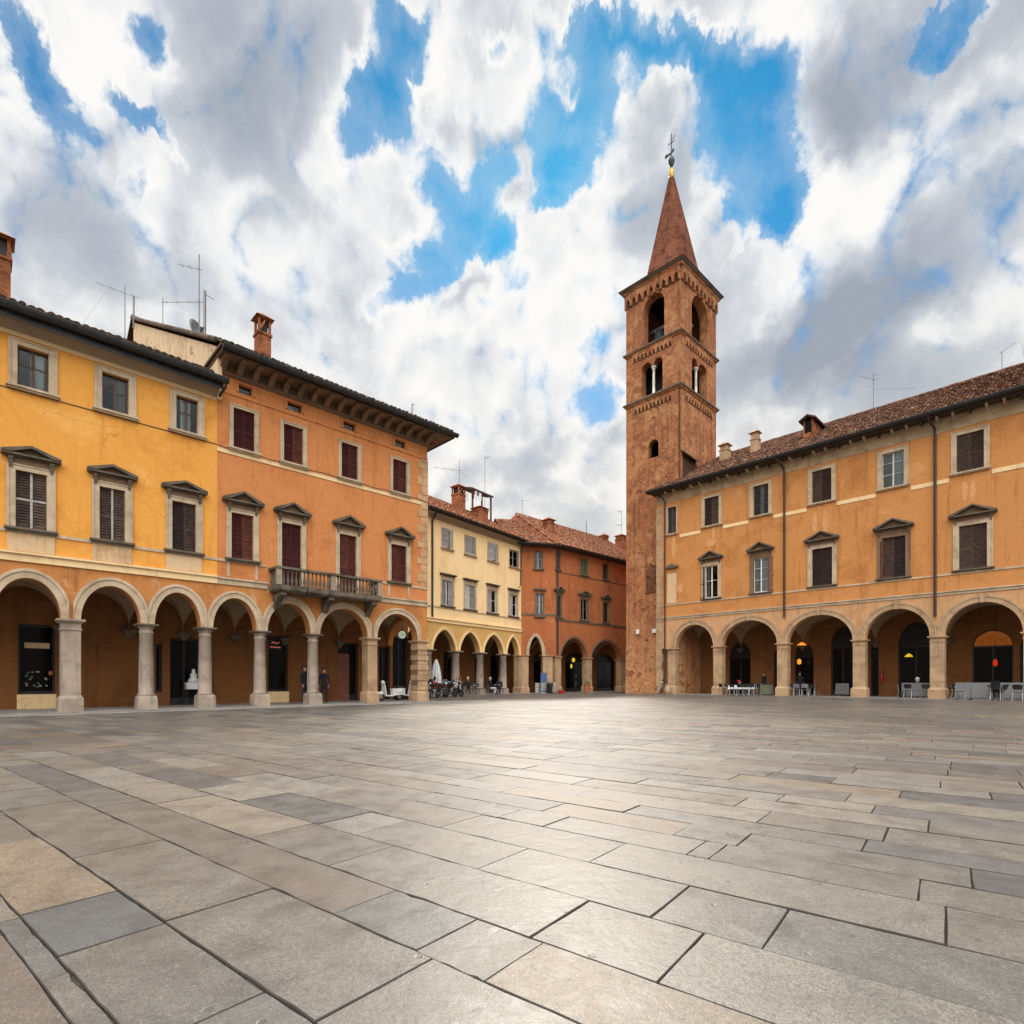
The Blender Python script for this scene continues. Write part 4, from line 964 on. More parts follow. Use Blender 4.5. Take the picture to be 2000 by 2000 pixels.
MB().lathe([(.06, ZA+.6), (.12, ZA+.75), (.27, ZA+1.1), (.3, ZA+1.32), (.22, ZA+1.58), (.08, ZA+1.72)], cx, cy, 16).build('finial_ball', M_COPP, spire, smooth=True)
v = MB().tube([(cx, cy, ZA+1.6), (cx, cy, ZA+3.75)], .045, 6).tube([(cx-.3, cy, ZA+2.95), (cx+.3, cy, ZA+2.95)], .035, 6).tube([(cx, cy, ZA+3.2), (cx+.2, cy, ZA+3.25), (cx+.36, cy, ZA+3.42)], .03, 5)
v.extr_y([(cx-.62, ZA+1.86), (cx-.3, ZA+1.95), (cx-.02, ZA+1.9), (cx-.02, ZA+2.1), (cx-.3, ZA+2.1), (cx-.5, ZA+2.2), (cx-.66, ZA+2.12)], cy-.03, cy+.03).extr_y([(cx+.03, ZA+1.95), (cx+.3, ZA+2.1), (cx+.2, ZA+2.35), (cx+.03, ZA+2.15)], cy-.03, cy+.03)
v.build('weather_vane', M_MET, spire)
for M, prs in ((I4, bif_f), (MR, bif_r)):
    (a, b), (c, d) = prs; x = (b+c)/2; zs = ft-(x-.1-a)/2
    MB().lathe([(.19, fz), (.19, fz+.1), (.12, fz+.18), (.105, zs-.32), (.17, zs-.14), (.22, zs-.1), (.22, zs-.005)], x, .24, 12).build('colonnette', M_WST, T, M, smooth=True)
for z in (Z2, Z1, ZTOP-.35): MB().box(.75, TW-.75, .75, TD-.75, z-.05, z+.1).build('inner_floor', M_DARK, T)
MB().box(.8, TW-1.7, 1.6, 1.65, Z2+.12, Z1-.06).build('inner_partition', M_DARK, T); MB().box(TW-1.65, TW-1.6, .8, TD-.8, Z2+.12, Z1-.06).build('inner_partition', M_DARK, T); MB().box(.3, 2.2, 1., 1.05, 17., 24).build('inner_partition', M_DARK, T)
for x, y, s_ in ((cx-.4, 1.9, 1.), (TW-1.5, cy, .8)):
    zb_ = bz0+1.0
    be = MB().lathe([(.75*s_, zb_), (.7*s_, zb_+.08), (.55*s_, zb_+.4*s_), (.45*s_, zb_+.8*s_), (.33*s_, zb_+1.05*s_), (.1*s_, zb_+1.15*s_)], x, y, 20).build('bell', M_COPP, T, smooth=True)
    MB().box(x-1.1*s_, x+1.1*s_, y-.09, y+.09, zb_+1.15*s_, zb_+1.45*s_).tube([(x-.9*s_, y-.3, zb_-.2), (x+.9*s_, y-.3, zb_+.1)], .03, 5).tube([(x-.3, y-.35, zb_+1.2), (x-.1, y-.35, zb_)], .025, 5).tube([(x-.8*s_, y-.3, zb_+.25), (x+.9*s_, y-.3, zb_-.15)], .02, 5).build('yoke', M_ANT, be)
for u, v, w_, h_ in ((1246, 1234, .3, .4), (1279, 1232, .5, .35)):
    x = tx(u); z = tzf(u, v); MB().box(x-w_/2, x+w_/2, -.06, .0, z-h_/2, z+h_/2).build('plaque', M_WPL, T)
for u, v in ((1276, 815), (1244, 850), (1300, 930), (1250, 960), (1290, 1010), (1247, 1080), (1262, 1250), (1300, 780), (1240, 1180), (1266, 1286), (1255, 1310)):
    x = tx(u); z = tzf(u, v); e = R(.07, .11); MB().poly([(x-e, .084, z-e), (x+e, .084, z-e*.9), (x+e*.9, .084, z+e), (x-e, .084, z+e*.9)]).build('putlog_hole', M_DARK, T)
x, z = tx(1271), tzf(1271, 1131); MB().flat([(x-.5, z-1.2), (x+.6, z-1.1), (x+.62, z+1.1), (x-.1, z+1.3), (x-.45, z+.7)], (), -.018).build('infilled_window', brickmat('dark_infill', (.2, .07, .035), (.2, .11, .06), (.08, .035, .02), (.22, .1, .05), 4.), T)
rx0, rx1 = FT.S(1333), FT.S(1358); rz0, rz1 = FT.pix(1345, 915)[1], FT.pix(1340, 890)[1]
MB().box(rx0, rx1, -.01, .06, rz0-1.5, rz1).build('broken_niche', M_SOOT_SHADE, T, MR)
MB().hull([(rx0-.3, -.35, rz1-.05), (rx1+.3, -.35, rz1-.25), (rx1+.3, .1, rz1+.1), (rx0-.3, .1, rz1+.3)], [(rx0-.3, -.35, rz1+.05), (rx1+.3, -.35, rz1-.15), (rx1+.3, .1, rz1+.2), (rx0-.3, .1, rz1+.4)]).build('niche_hood', M_STD, T, MR)
# ================================================================== things standing about the square
def at(fr, u, v, b):
    """local point seen at u,v with depth b behind the facade"""
    s, z = fr.pix(u, v, b); return s, b, z
def spot(fr, u, b, z=0., rz=0.):
    s = fr.S(u, b); return fr.M @ Matrix.Translation((s, b, z)) @ Matrix.Rotation(rz, 4, 'Z')
# ---- television aerials
AG = 'television aerials on the roofs'
def aerial(fr, u, vtop, vbase, b, label, booms, sink=.6, mast=.02):
    """booms: (height fraction, length, bearing deg, rods, rod length, tilt)"""
    s, z0 = fr.pix(u, vbase, b); _, z1 = fr.pix(u, vtop, b)
    r = tag(empty('television_aerial', fr.M @ Matrix.Translation((s, b, z0))), label, 'aerial', AG)
    H = z1-z0; MB().tube([(0, 0, -sink), (0, 0, H)], mast, 6).build('mast', M_ANT, r)
    for f, L, brg, n, rl, tl in booms:
        d = Vector((cos(radians(brg)), sin(radians(brg)), 0)); e = Vector((-d.y, d.x, 0)); up = Vector((0, 0, 1))
        mb = MB(); P0 = up*H*f-d*L*.12; P1 = up*(H*f+tl)+d*L*.88; mb.tube([P0, P1], .014, 5)
        for i in range(n):
            p = P0.lerp(P1, (i+.5)/n); w_ = rl*(1-.4*i/n); mb.tube([p-e*w_-up*w_*.35, p+e*w_+up*w_*.35], .008, 4)
        mb.build('boom', M_ANT, r)
    return r, H
def guys(r, pts):
    for a, b in pts: MB().tube([a, b], .008, 4).build('guy_wire', M_ANT, r)
r, H = aerial(FL, 261, 578, 622, 15.5, 'short mast with long sloping boom on the gable tip above the yellow roof', [(.9, 2.6, 136, 4, .16, .95)], mast=.05)
guys(r, [((-1.2, 0, H*.95), (-2.6, -1.5, -2.2)), ((0, 0, H*.8), (.9, 0, -.6))])
r, H = aerial(FL, 244, 558, 668, 9, 'thin upright rod aerial crossing the sloping boom over the yellow roof', [], sink=1.5, mast=.022)
r, H = aerial(FL, 389, 497, 636, 6, 'tallest aerial with two booms on the orange house gable beside the dish', [(.78, 1.15, 136, 3, .14, .28), (.33, 2.1, 136, 4, .12, .0)], sink=1.5, mast=.028)
r, H = aerial(FL, 400, 568, 650, 5.6, 'thick dark pole aerial right of the tallest aerial on the orange gable', [(.93, .5, 0, 2, .12, -.1)], sink=1.6, mast=.06)
r, H = aerial(FL, 318, 581, 634, 10.2, 'thin grey upright rod left of the tallest aerial on the orange gable', [], sink=1.2, mast=.02)
r, H = aerial(FL, 805, 788, 806, 4, 'tiny stub aerial at the far end of the orange house roof', [(.95, .2, 0, 1, .1, 0)], sink=1.5, mast=.03)
r, H = aerial(FC, 897, 897, 944, 2.4, 'aerial with long level boom rising from the tall cream house chimney', [(.52, 2.4, 126, 4, .14, .3), (.5, .6, -54, 2, .14, -.4)], sink=.3)
r, H = aerial(FC, 947, 890, 985, 3.6, 'high thin aerial with bent tip behind the cream house roof loggia', [(.93, .9, 10, 4, .18, .5)], sink=.8)
r, H = aerial(FA, 1020, 976, 1020, 3., 'short T shaped aerial where the cream and red roofs meet', [(.98, .9, 0, 5, .2, .0)], sink=1.5)
MB().tube([(.0, 0, H*.25), (.45, 0, H*.25), (.45, 0, -.9)], .025, 5).build('side_bracket', M_ANT, r)
r, H = aerial(FB, 1145, 1018, 1046, 4., 'plain thin rod aerial at the middle of the red house ridge', [], sink=2., mast=.04)
r, H = aerial(FB, 1214, 998, 1044, 5., 'aerial with two booms on the red house chimney beside the tower', [(.97, 1., 180, 5, .2, -.1), (.4, 1., 175, 5, .25, -.15)], sink=.5)
r, H = aerial(FR, 1706, 728, 800, 6.6, 'forked aerial held by guy wires on the amber house ridge', [(.8, 1.1, 226, 4, .16, .3), (.8, .6, 46, 3, .2, .15), (.9, .5, 60, 2, .2, .2)], sink=1.)
guys(r, [((0, 0, H*.6), (-2., 0, -.9)), ((0, 0, H*.55), (2.6, 0, .6))])
r, H = aerial(FR, 1957, 687, 738, 5.4, 'bent aerial near the right end of the amber house roof', [(.95, 1.0, 46, 4, .14, .7)], sink=1.2)
guys(r, [((.9, .6, H*1.2), (1.3, .7, -1.2))])
s, b, z = at(FL, 383, 644, 6.2)
d = tag(empty('satellite_dish', FL.M @ Matrix.Translation((s, b, z)) @ Matrix.Rotation(radians(25), 4, 'Z') @ Matrix.Rotation(radians(75), 4, 'X')), 'dark round satellite dish at the foot of the tallest aerial on the orange gable', 'satellite dish')
MB().lathe([(.05, -.1), (.25, -.06), (.45, .04), (.47, .05), (.25, -.03), (.05, -.07)], 0, 0, 20, 0, .85, 1.1).build('reflector', M_ANT, d, smooth=True); MB().tube([(0, -.4, .0), (0, -.15, .4)], .015, 5).box(-.05, .05, -.2, -.1, .36, .46).build('receiver_arm', M_MET, d); MB().tube([(0, 0, -.08), (0, -.6, -.4), (0, -1.2, -.4)], .03, 5).build('bracket', M_MET, d)
# ---- washing on the roof loggia
for k, (u, w_, hh, m) in enumerate(((913, .32, .75, M_CLO), (924, .28, .7, M_SHB), (930, .3, .8, M_CLO), (938, .4, .85, M_CLO))):
    s, z = FC.pix(u, 958 if k else 962, 2.96); mb = MB(); n = 8; zt = z-.02
    for i in range(n):
        x0, x1 = s+w_*(i/n-.5), s+w_*((i+1)/n-.5); f = lambda x: .05*sin(x*21)
        mb.quad((x0, 2.96+f(x0), zt-hh), (x1, 2.96+f(x1), zt-hh*.97), (x1, 2.96+.2*f(x1), zt), (x0, 2.96+.2*f(x0), zt))
        mb.quad((x1, 2.975+f(x1), zt-hh*.97), (x0, 2.975+f(x0), zt-hh), (x0, 2.975+.2*f(x0), zt), (x1, 2.975+.2*f(x1), zt))
    o = mb.build('washing', m, None, FC.M.copy()); tag(o, ['white cloth hung left of the roof loggia', 'dark cloth drying on the roof loggia line', 'narrow white cloth drying beside the dark one on the loggia line', 'wide white sheet drying at the right of the loggia line'][k], 'washing', 'washing hung on the roof loggia')
# ---- people
M_SKIN = plain('skin', (.46, .25, .17), .6, .12); M_HAIR = plain('dark_hair', (.02, .013, .01), .6, .3); M_AUB = plain('auburn_hair', (.2, .06, .02), .6, .3); M_GHR = plain('grey_hair', (.35, .34, .33), .6, .2)
M_COAT = plain('black_coat', (.012, .012, .015), .9, .3); M_JEAN = plain('dark_trousers', (.02, .024, .035), .9, .3); M_SHOE = plain('dark_shoes', (.012, .01, .01), .5, .3); M_SHIRT = plain('white_shirt', (.72, .72, .74), .9, .08); M_RSH = plain('red_top', (.42, .06, .03), .9, .2); M_PALET = plain('pale_trousers', (.5, .47, .4), .9, .12)
def person(M, label, pose='stand', top=None, leg=None, hair=None, h=1.72, lean=0., turn=0., longhair=False):
    top = top or M_COAT; leg = leg or M_JEAN; hair = hair or M_HAIR
    k = h/1.72; J = {}
    hip = .92 if pose == 'stand' else .50
    def P(n, x, y, z, r): J[n] = (Vector((x, y, z))*k, r*k)
    ly = lean
    P('pel', 0, 0, hip, .135); P('wst', 0, .0-ly*.3, hip+.17, .125); P('chs', 0, -ly*.7, hip+.38, .15); P('nkb', 0, -ly, hip+.55, .07); P('nck', 0, -ly-.01, hip+.6, .055); P('hd1', 0, -ly-.03, hip+.68, .088); P('hd2', 0, -ly-.03, hip+.78, .085)
    for sg, q in ((-1, 'l'), (1, 'r')):
        P('sh'+q, sg*.18, -ly, hip+.49, .062)
        if pose == 'stand':
            P('el'+q, sg*.235, .03-ly*.5, hip+.2, .046); P('wr'+q, sg*.24, -.08, hip-.04, .033); P('hn'+q, sg*.24, -.1, hip-.1, .036)
            P('hp'+q, sg*.095, 0, hip-.08, .095); P('kn'+q, sg*.105, -.02, .48, .065); P('an'+q, sg*.11, .03, .09, .043); P('to'+q, sg*.13, -.13, .04, .04)
        else:
            P('el'+q, sg*.25, -.1-ly, hip+.22, .046); P('wr'+q, sg*.14, -.36-ly, hip+.22, .033); P('hn'+q, sg*.11, -.42-ly, hip+.23, .036)
            P('hp'+q, sg*.1, -.06, hip-.02, .098); P('kn'+q, sg*.13, -.46, hip+.01, .068); P('an'+q, sg*.13, -.42+.02, .09, .045); P('to'+q, sg*.14, -.56, .04, .04)
    E_ = [('pel', 'wst', 't'), ('wst', 'chs', 't'), ('chs', 'nkb', 't'), ('nkb', 'nck', 's'), ('nck', 'hd1', 's'), ('hd1', 'hd2', 's')]
    for q in 'lr': E_ += [('chs', 'sh'+q, 't'), ('sh'+q, 'el'+q, 't'), ('el'+q, 'wr'+q, 't'), ('wr'+q, 'hn'+q, 's'), ('pel', 'hp'+q, 'l'), ('hp'+q, 'kn'+q, 'l'), ('kn'+q, 'an'+q, 'l'), ('an'+q, 'to'+q, 'f')]
    nm = list(J); ix = {n: i for i, n in enumerate(nm)}
    me = bpy.data.meshes.new('body'); me.from_pydata([J[n][0] for n in nm], [(ix[a], ix[b]) for a, b, _ in E_], [])
    ob = bpy.data.objects.new('body', me); COL.objects.link(ob); sk = ob.modifiers.new('s', 'SKIN'); ob.modifiers.new('d', 'SUBSURF').levels = 2
    for i, n in enumerate(nm): sv = me.skin_vertices[0].data[i]; sv.radius = (J[n][1], J[n][1]*(.75 if n in ('pel', 'wst', 'chs') else 1)); sv.use_root = (n == 'pel')
    dg = bpy.context.evaluated_depsgraph_get(); em = bpy.data.meshes.new_from_object(ob.evaluated_get(dg)); bpy.data.objects.remove(ob)
    bm = bmesh.new(); bm.from_mesh(em); mi = {'t': 0, 'l': 1, 's': 2, 'f': 3}
    seg = [(J[a][0], J[b][0], mi[c], min(J[a][1], J[b][1])) for a, b, c in E_]
    for f in bm.faces:
        c = f.calc_center_median(); best = None
        for a, b, m_, r_ in seg:
            tt = max(0, min(1, (c-a).dot(b-a)/max(1e-6, (b-a).length_squared))); dd = (c-(a+(b-a)*tt)).length-r_*.9
            if best is None or dd < best[0]: best = (dd, m_)
        f.material_index = best[1]; f.smooth = True
    bm.to_mesh(em); bm.free()
    # nose, ears and five separate fingers on each hand, merged into the one body mesh
    ex = MB(); hd = J['hd1'][0]
    ex.ball((hd.x, hd.y-.095*k, hd.z+.02*k), .014*k, .022*k, .024*k, 6, 5)
    for sg in (-1, 1): ex.ball((hd.x+sg*.09*k, hd.y, hd.z+.03*k), .012*k, .022*k, .034*k, 6, 5)
    for q, sg in (('l', -1), ('r', 1)):
        hn = J['hn'+q][0]; wr = J['wr'+q][0]; dd = (hn-wr).normalized(); sd = dd.cross(Vector((1, 0, 0))).normalized(); cu = Vector((-sg, 0, 0))
        for i, ln in enumerate((.065, .075, .08, .07)):
            o_ = hn+sd*(.027-.018*i)*k; ex.tube([o_, o_+dd*ln*.6*k+cu*.01*k, o_+dd*ln*k+cu*.035*k], .0095*k, 5, .007*k)
        o_ = wr+dd*.03*k+sd*.03*k; ex.tube([o_, o_+sd*.03*k+dd*.03*k, o_+sd*.035*k+dd*.06*k+cu*.02*k], .011*k, 5, .008*k)
    xm = bpy.data.meshes.new('x'); xm.from_pydata(ex.v, [], ex.f); bm = bmesh.new(); bm.from_mesh(em); n0 = len(bm.faces); bm.from_mesh(xm); bm.faces.ensure_lookup_table()
    for f in bm.faces[n0:]: f.material_index = 2; f.smooth = True
    bm.to_mesh(em); bm.free()
    r = bpy.data.objects.new('person', em); COL.objects.link(r); r.matrix_world = M
    for m_ in (top, leg, M_SKIN, M_SHOE): em.materials.append(m_)
    hm = MB(); n = 14
    prof = [(.101, .05), (.107, .09), (.1, .14), (.075, .18), (.03, .2)]
    hm.lathe([(rr*k, hd.z+zz*k) for rr, zz in prof], hd.x, hd.y+.016*k, n, 0, .95, 1.02)
    hm.ball((hd.x, hd.y+.05*k, hd.z+.02*k), .092*k, .07*k, (.12 if not longhair else .2)*k, 12, 8); hm.build('hair', hair, r, smooth=True)
    for sg in (-1, 1): MB().ball((hd.x+sg*.035*k, hd.y-.079*k, hd.z+.045*k), .012*k, .008*k, .008*k, 6, 5).build('eye', M_DARK, r)
    MB().tube([(hd.x-.024*k, hd.y-.082*k, hd.z-.035*k), (hd.x, hd.y-.09*k, hd.z-.038*k), (hd.x+.024*k, hd.y-.082*k, hd.z-.035*k)], .006*k, 5).build('mouth', M_RSH, r)
    return tag(r, label, 'person', 'people under the arcades')
Z = .04
person(spot(FL, 594.5, 1.0, Z, radians(30)), 'person in a black coat standing left of the last round column of the orange arcade', h=1.74)
person(spot(FL, 633, 1.2, Z, radians(-40)), 'person in black with pale shirt front standing right of the last round column', top=M_COAT, h=1.66, leg=M_COAT)
person(spot(FC, 898, -.9, Z, radians(200)), 'seated person with auburn hair and white shirt below the first cream arcade column', 'sit', M_SHIRT, M_JEAN, M_AUB, longhair=True)
person(spot(FC, 849, -1.2, Z, radians(120)), 'seated person in a red top under the closed white parasol', 'sit', M_RSH, M_JEAN, M_HAIR)
person(spot(FC, 914, -.7, Z, radians(150)), 'seated person in dark jacket right of the person in white shirt', 'sit', M_COAT, M_PALET, M_GHR)
person(spot(FC, 957, -.5, Z, radians(60)), 'seated person in black with pale trousers between the two right cream columns', 'sit', M_COAT, M_PALET, M_GHR)
person(spot(FC, 976, -.5, Z, radians(-70)), 'seated person in dark blue leaning by the third cream column', 'sit', M_JEAN, M_COAT, M_AUB)
person(spot(FR, 1562, 2.6, .03, radians(20)), 'person in dark clothes standing behind the cafe table near the amber lamp', top=M_COAT, h=1.7)
# ---- seats, tables
CG = 'cafe chairs under the arcades'
def chair(M, label, m=None, fm=None, cush=None):
    m = m or M_BLK; fm = fm or M_CHR
    r = tag(empty('cafe_chair', M), label, 'chair', CG)
    MB().hull([(-.21, -.21, .44), (.21, -.21, .44), (.19, .2, .44), (-.19, .2, .44)], [(-.22, -.22, .47), (.22, -.22, .47), (.2, .21, .47), (-.2, .21, .47)]).build('seat', m, r)
    b = MB()
    for i in range(8):
        x0, x1 = -.21+.42*i/8, -.21+.42*(i+1)/8; f = lambda x: .235-.9*x*x*.6
        b.quad((x0, f(x0), .6), (x1, f(x1), .6), (x1, f(x1)+.06, .88-(x1*x1)*.8), (x0, f(x0)+.06, .88-(x0*x0)*.8)); b.quad((x1, f(x1)+.02, .6), (x0, f(x0)+.02, .6), (x0, f(x0)+.08, .88-(x0*x0)*.8), (x1, f(x1)+.08, .88-(x1*x1)*.8))
    b.build('backrest', m, r)
    for x in (-.2, .2): MB().tube([(x, -.2, .45), (x*1.08, -.24, 0)], .013, 6).build('leg', fm, r); MB().tube([(x*1.06, .28, 0), (x, .2, .45), (x*.98, .235, .62), (x*.9, .27, .84)], .013, 6).build('leg', fm, r)
    if cush: MB().ball((0, .05, .53), .19, .12, .08, 12, 6).build('cushion', cush, r)
    return r
def table(M, label, cloth=None, w=.8, d=.8, m=None):
    r = tag(empty('cafe_table', M), label, 'table', 'cafe tables under the arcades')
    MB().box(-w/2, w/2, -d/2, d/2, .71, .74).build('tabletop', m or M_GREYP, r)
    for x in (-w/2+.06, w/2-.06):
        for y in (-d/2+.06, d/2-.06): MB().tube([(x, y, .71), (x*1.03, y*1.03, 0)], .02, 6).build('leg', M_CHR, r)
    if cloth:
        n = 40; top, low = [], []
        for i in range(n):
            f = i/n*4; k = int(f); e = f-k; c = [(-1, -1), (1, -1), (1, 1), (-1, 1)]; x = c[k][0]+(c[(k+1) % 4][0]-c[k][0])*e; y = c[k][1]+(c[(k+1) % 4][1]-c[k][1])*e
            top.append((x*(w/2+.01), y*(d/2+.01), .75)); q = 1.1+.05*sin(i*2.1); low.append((x*(w/2)*q, y*(d/2)*q, .46-.09*abs(x*y)**6+.02*sin(i*1.7)))
        o = MB().hull(low, top).build('tablecloth', M_CLO, None); o.matrix_world = M; tag(o, cloth, 'tablecloth')
    return r
# cafe under the second arch of the amber house
Zr = .03
table(spot(FR, 1448, -.3, Zr), 'square cafe table under a white cloth below the second amber arch', 'white cloth draped over the cafe table below the second amber arch', 1.5, .95)
ch = [(1424, -.2, 90, 'black cafe chair left of the white clothed table, tucked against the pier'), (1434, -.95, 165, 'black cafe chair with steel legs in front of the white clothed table, nearer the pier'), (1447, -1., 185, 'black cafe chair in front of the middle of the white clothed table'), (1457, -.95, 200, 'black cafe chair with steel legs in front of the white cloth, at its right corner'), (1472, -.1, -80, 'black cafe chair at the right end of the white clothed table'), (1487, .1, 60, 'black cafe chair turned towards the passage, left of the grey menu screens'), (1478, .9, 10, 'black cafe chair standing deeper under the second amber arch')]
for u, b, a, l in ch: chair(spot(FR, u, b, Zr, radians(a)), l)
s, b = FR.S(1445, -.3), -.3
fl = tag(empty('flower_vase', FR.M @ Matrix.Translation((s, b, Zr+.75))), 'small vase of red and orange flowers on the white clothed table', 'flowers')
MB().lathe([(.05, 0), (.07, .08), (.04, .16), (.05, .2)], 0, 0, 12).build('vase', M_CHR, fl, smooth=True); mb = MB()
for i in range(14): mb.ball((R(-.16, .16), R(-.1, .1), R(.22, .38)), .045, n=6, m=5)
mb.build('blossoms', M_REDP, fl)
def screen(M, label, w, h=.85, m=None, z=.12):
    r = tag(empty('windbreak_screen', M), label, 'screen', 'grey windbreak screens of the cafes')
    MB().hull([(-w/2, -.02, z), (w/2, -.02, z), (w/2, .02, z), (-w/2, .02, z)], [(-w/2+.03, -.02, h), (w/2-.03, -.02, h), (w/2-.03, .02, h), (-w/2+.03, .02, h)]).build('panel', m or M_GREYP, r)
    for x in (-w/2+.02, w/2-.02): MB().tube([(x, 0, 0), (x, 0, h+.02)], .02, 6).box(x-.08, x+.08, -.16, .16, 0, .025).build('foot_post', M_MET, r)
    return r
screen(spot(FR, 1494, -.2, Zr), 'greenish grey cafe screen beside the third amber pier', .7, .8, M_GRN)
screen(spot(FR, 1504, .25, Zr, radians(60)), 'slim grey cafe screen half hidden by the third amber pier', .5, .78)
table(spot(FR, 1566, .2, Zr), 'dark cafe table under the third amber arch in front of the amber lamp', None, 1.0, .8, M_BLK)
for u, b, a, l in ((1559, -.5, 170, 'black cafe chair in front of the dark table, left one'), (1573, -.45, 190, 'black cafe chair in front of the dark table, right one'), (1585, .3, -80, 'black cafe chair at the right end of the dark table under the third amber arch')): chair(spot(FR, u, b, Zr, radians(a)), l, M_GREYP if 'left' in l or 'right one' in l else None)
screen(spot(FR, 1645, 3., Zr), 'pale blue grey screen inside the dark doorway between the third and fourth amber arches', .9, .9)
screen(spot(FR, 1798, .9, Zr), 'wide pale cafe screen under the fourth amber arch', 2.0, .95)
screen(spot(FR, 1881, -.5, Zr), 'narrow pale cafe screen just right of the fifth amber pier', .75, .98); screen(spot(FR, 1917, -.5, Zr), 'square pale cafe screen left of the stacked black chairs', 1.0, .98); screen(spot(FR, 1982, -.5, Zr), 'wide pale cafe screen right of the stacked black chairs', 1.25, .98)
for k in range(3):
    chair(spot(FR, 1946, -.75+.05*k, Zr+.1*k, radians(175)), ['black steel framed chair at the bottom of the stack before the lunette doorway', 'black steel framed chair in the middle of the stack before the lunette doorway', 'black steel framed chair with yellow cushion on top of the stack before the lunette doorway'][k], None, None, M_GOLD if k == 2 else None)
for u, b, a, l in ((1763, .6, 100, 'black cafe chair at the left edge of the wide pale screen'), (1864, -.3, 80, 'black round backed chair between the fifth amber pier and the narrow pale screen'), (1899, .3, 10, 'black cafe chair in the gap between the narrow and square pale screens')): chair(spot(FR, u, b, Zr, radians(a)), l)
c = tag(empty('side_stool', spot(FR, 1792, 1.2, Zr)), 'white pedestal with a small bowl behind the wide pale screen', 'pedestal'); MB().lathe([(.16, 0), (.16, .03), (.035, .06), (.035, 1.0), (.1, 1.05), (.13, 1.2), (.15, 1.22)], 0, 0, 14).build('pedestal_stand', M_WPL, c, smooth=True); MB().ball((0, 0, 1.2), .11, n=10, m=6).build('bowl', M_WPL, c)
e = tag(empty('fire_extinguisher', spot(FR, 1722, D_R-.15, 1.0)), 'red fire extinguisher on the wall left of the yellow lamp doorway', 'extinguisher'); MB().lathe([(.08, 0), (.09, .05), (.09, .5), (.04, .6), (.03, .66)], 0, 0, 12).build('cylinder', M_REDP, e, smooth=True); MB().box(-.08, .08, -.03, .03, .66, .71).tube([(.06, 0, .66), (.12, 0, .5), (.1, 0, .2)], .015, 5).build('valve', M_BLK, e)
for u, b, a, l in ((1413, -.9, 150, 'black cafe chair in front of the first square amber pier'), (1465, -.5, 220, 'black cafe chair turned away at the right corner of the white cloth'), (1494, .8, 200, 'black cafe chair behind the greenish screen'), (1552, .5, 60, 'black cafe chair at the left end of the dark table'), (1590, -.6, 160, 'black cafe chair alone before the wall right of the dark table'), (1776, .2, 170, 'black cafe chair in front of the wide pale screen, left one'), (1806, .1, 200, 'black cafe chair in front of the wide pale screen, right one'), (1872, -1.0, 120, 'black cafe chair in front of the narrow pale screen'), (1932, -.2, 150, 'black cafe chair between the square screen and the stacked chairs'), (1961, -.3, 210, 'black cafe chair just right of the stacked chairs'), (1990, -1.0, 170, 'black cafe chair in front of the widest right screen')): chair(spot(FR, u, b, Zr, radians(a)), l)
person(spot(FR, 1492, 1.6, Zr, radians(-30)), 'person in black standing behind the chairs under the second amber arch', h=1.7, leg=M_COAT)
person(spot(FB, 1124, 1.8, Z, radians(20)), 'person in dark clothes inside the first red house arch below the yellow lamps', h=1.7)
# ---- lamps
def hanging(M, label, m, L=.8, r_=.2, style=0):
    r = tag(empty('hanging_lamp', M), label, 'lamp', 'lit lamps in the arcades')
    MB().tube([(0, 0, 0), (0, 0, L)], .012, 5).build('cord', M_BLK, r)
    if style == 0: MB().lathe([(.05, -.42), (r_*.85, -.34), (r_, -.2), (r_*.8, -.05), (.05, .0)], 0, 0, 14).build('lamp_shade', m, r, smooth=True)
    else: MB().lathe([(r_*1.6, -.2), (r_*1.55, -.16), (r_*.5, 0.), (.05, .02)], 0, 0, 14).build('lamp_shade', m, r, smooth=True)
    MB().lathe([(.06, 0), (.06, .05), (.02, .08)], 0, 0, 8).build('lamp_holder', M_MET, r)
    return r
s, z = FR.pix(1561, 1287, 3.4); hanging(FR.M @ Matrix.Translation((s, 3.4, z)), 'glowing amber lamp hanging under the third amber arch', L_WARM, 1.2, .15)
s, z = FR.pix(1566, 1255, 4.1); hanging(FR.M @ Matrix.Translation((s, 4.1, z)), 'glowing orange dome lamp high above the amber lamp in the doorway', L_WARM, .6, .2, 1)
s, z = FR.pix(1775, 1277, 3.6); hanging(FR.M @ Matrix.Translation((s, 3.6, z)), 'wide yellow lamp glowing in the arched doorway under the fourth amber arch', L_YEL, 1.2, .15, 1)
s, z = FR.pix(1944, 1288, 3.3); hanging(FR.M @ Matrix.Translation((s, 3.3, z)), 'red glowing lantern hanging before the lunette doorway', L_RED, 1.3, .11)
s, z = FB.pix(1120, 1285, 2.6); hanging(FB.M @ Matrix.Translation((s, 2.6, z)), 'bright yellow lamp hanging in the first red house arch', L_YEL, 1.2, .16)
s, z = FB.pix(1116, 1297, 2.8); hanging(FB.M @ Matrix.Translation((s, 2.8, z)), 'smaller yellow lamp hanging lower in the first red house arch', L_YEL, 1.6, .10)
s, z = FL.pix(786, 1240, 2.3)
c = tag(empty('round_clock', FL.M @ Matrix.Translation((s, 2.3, z)) @ Matrix.Rotation(radians(-52), 4, 'Z')), 'round pale green lit clock hanging inside the last orange arch', 'clock')
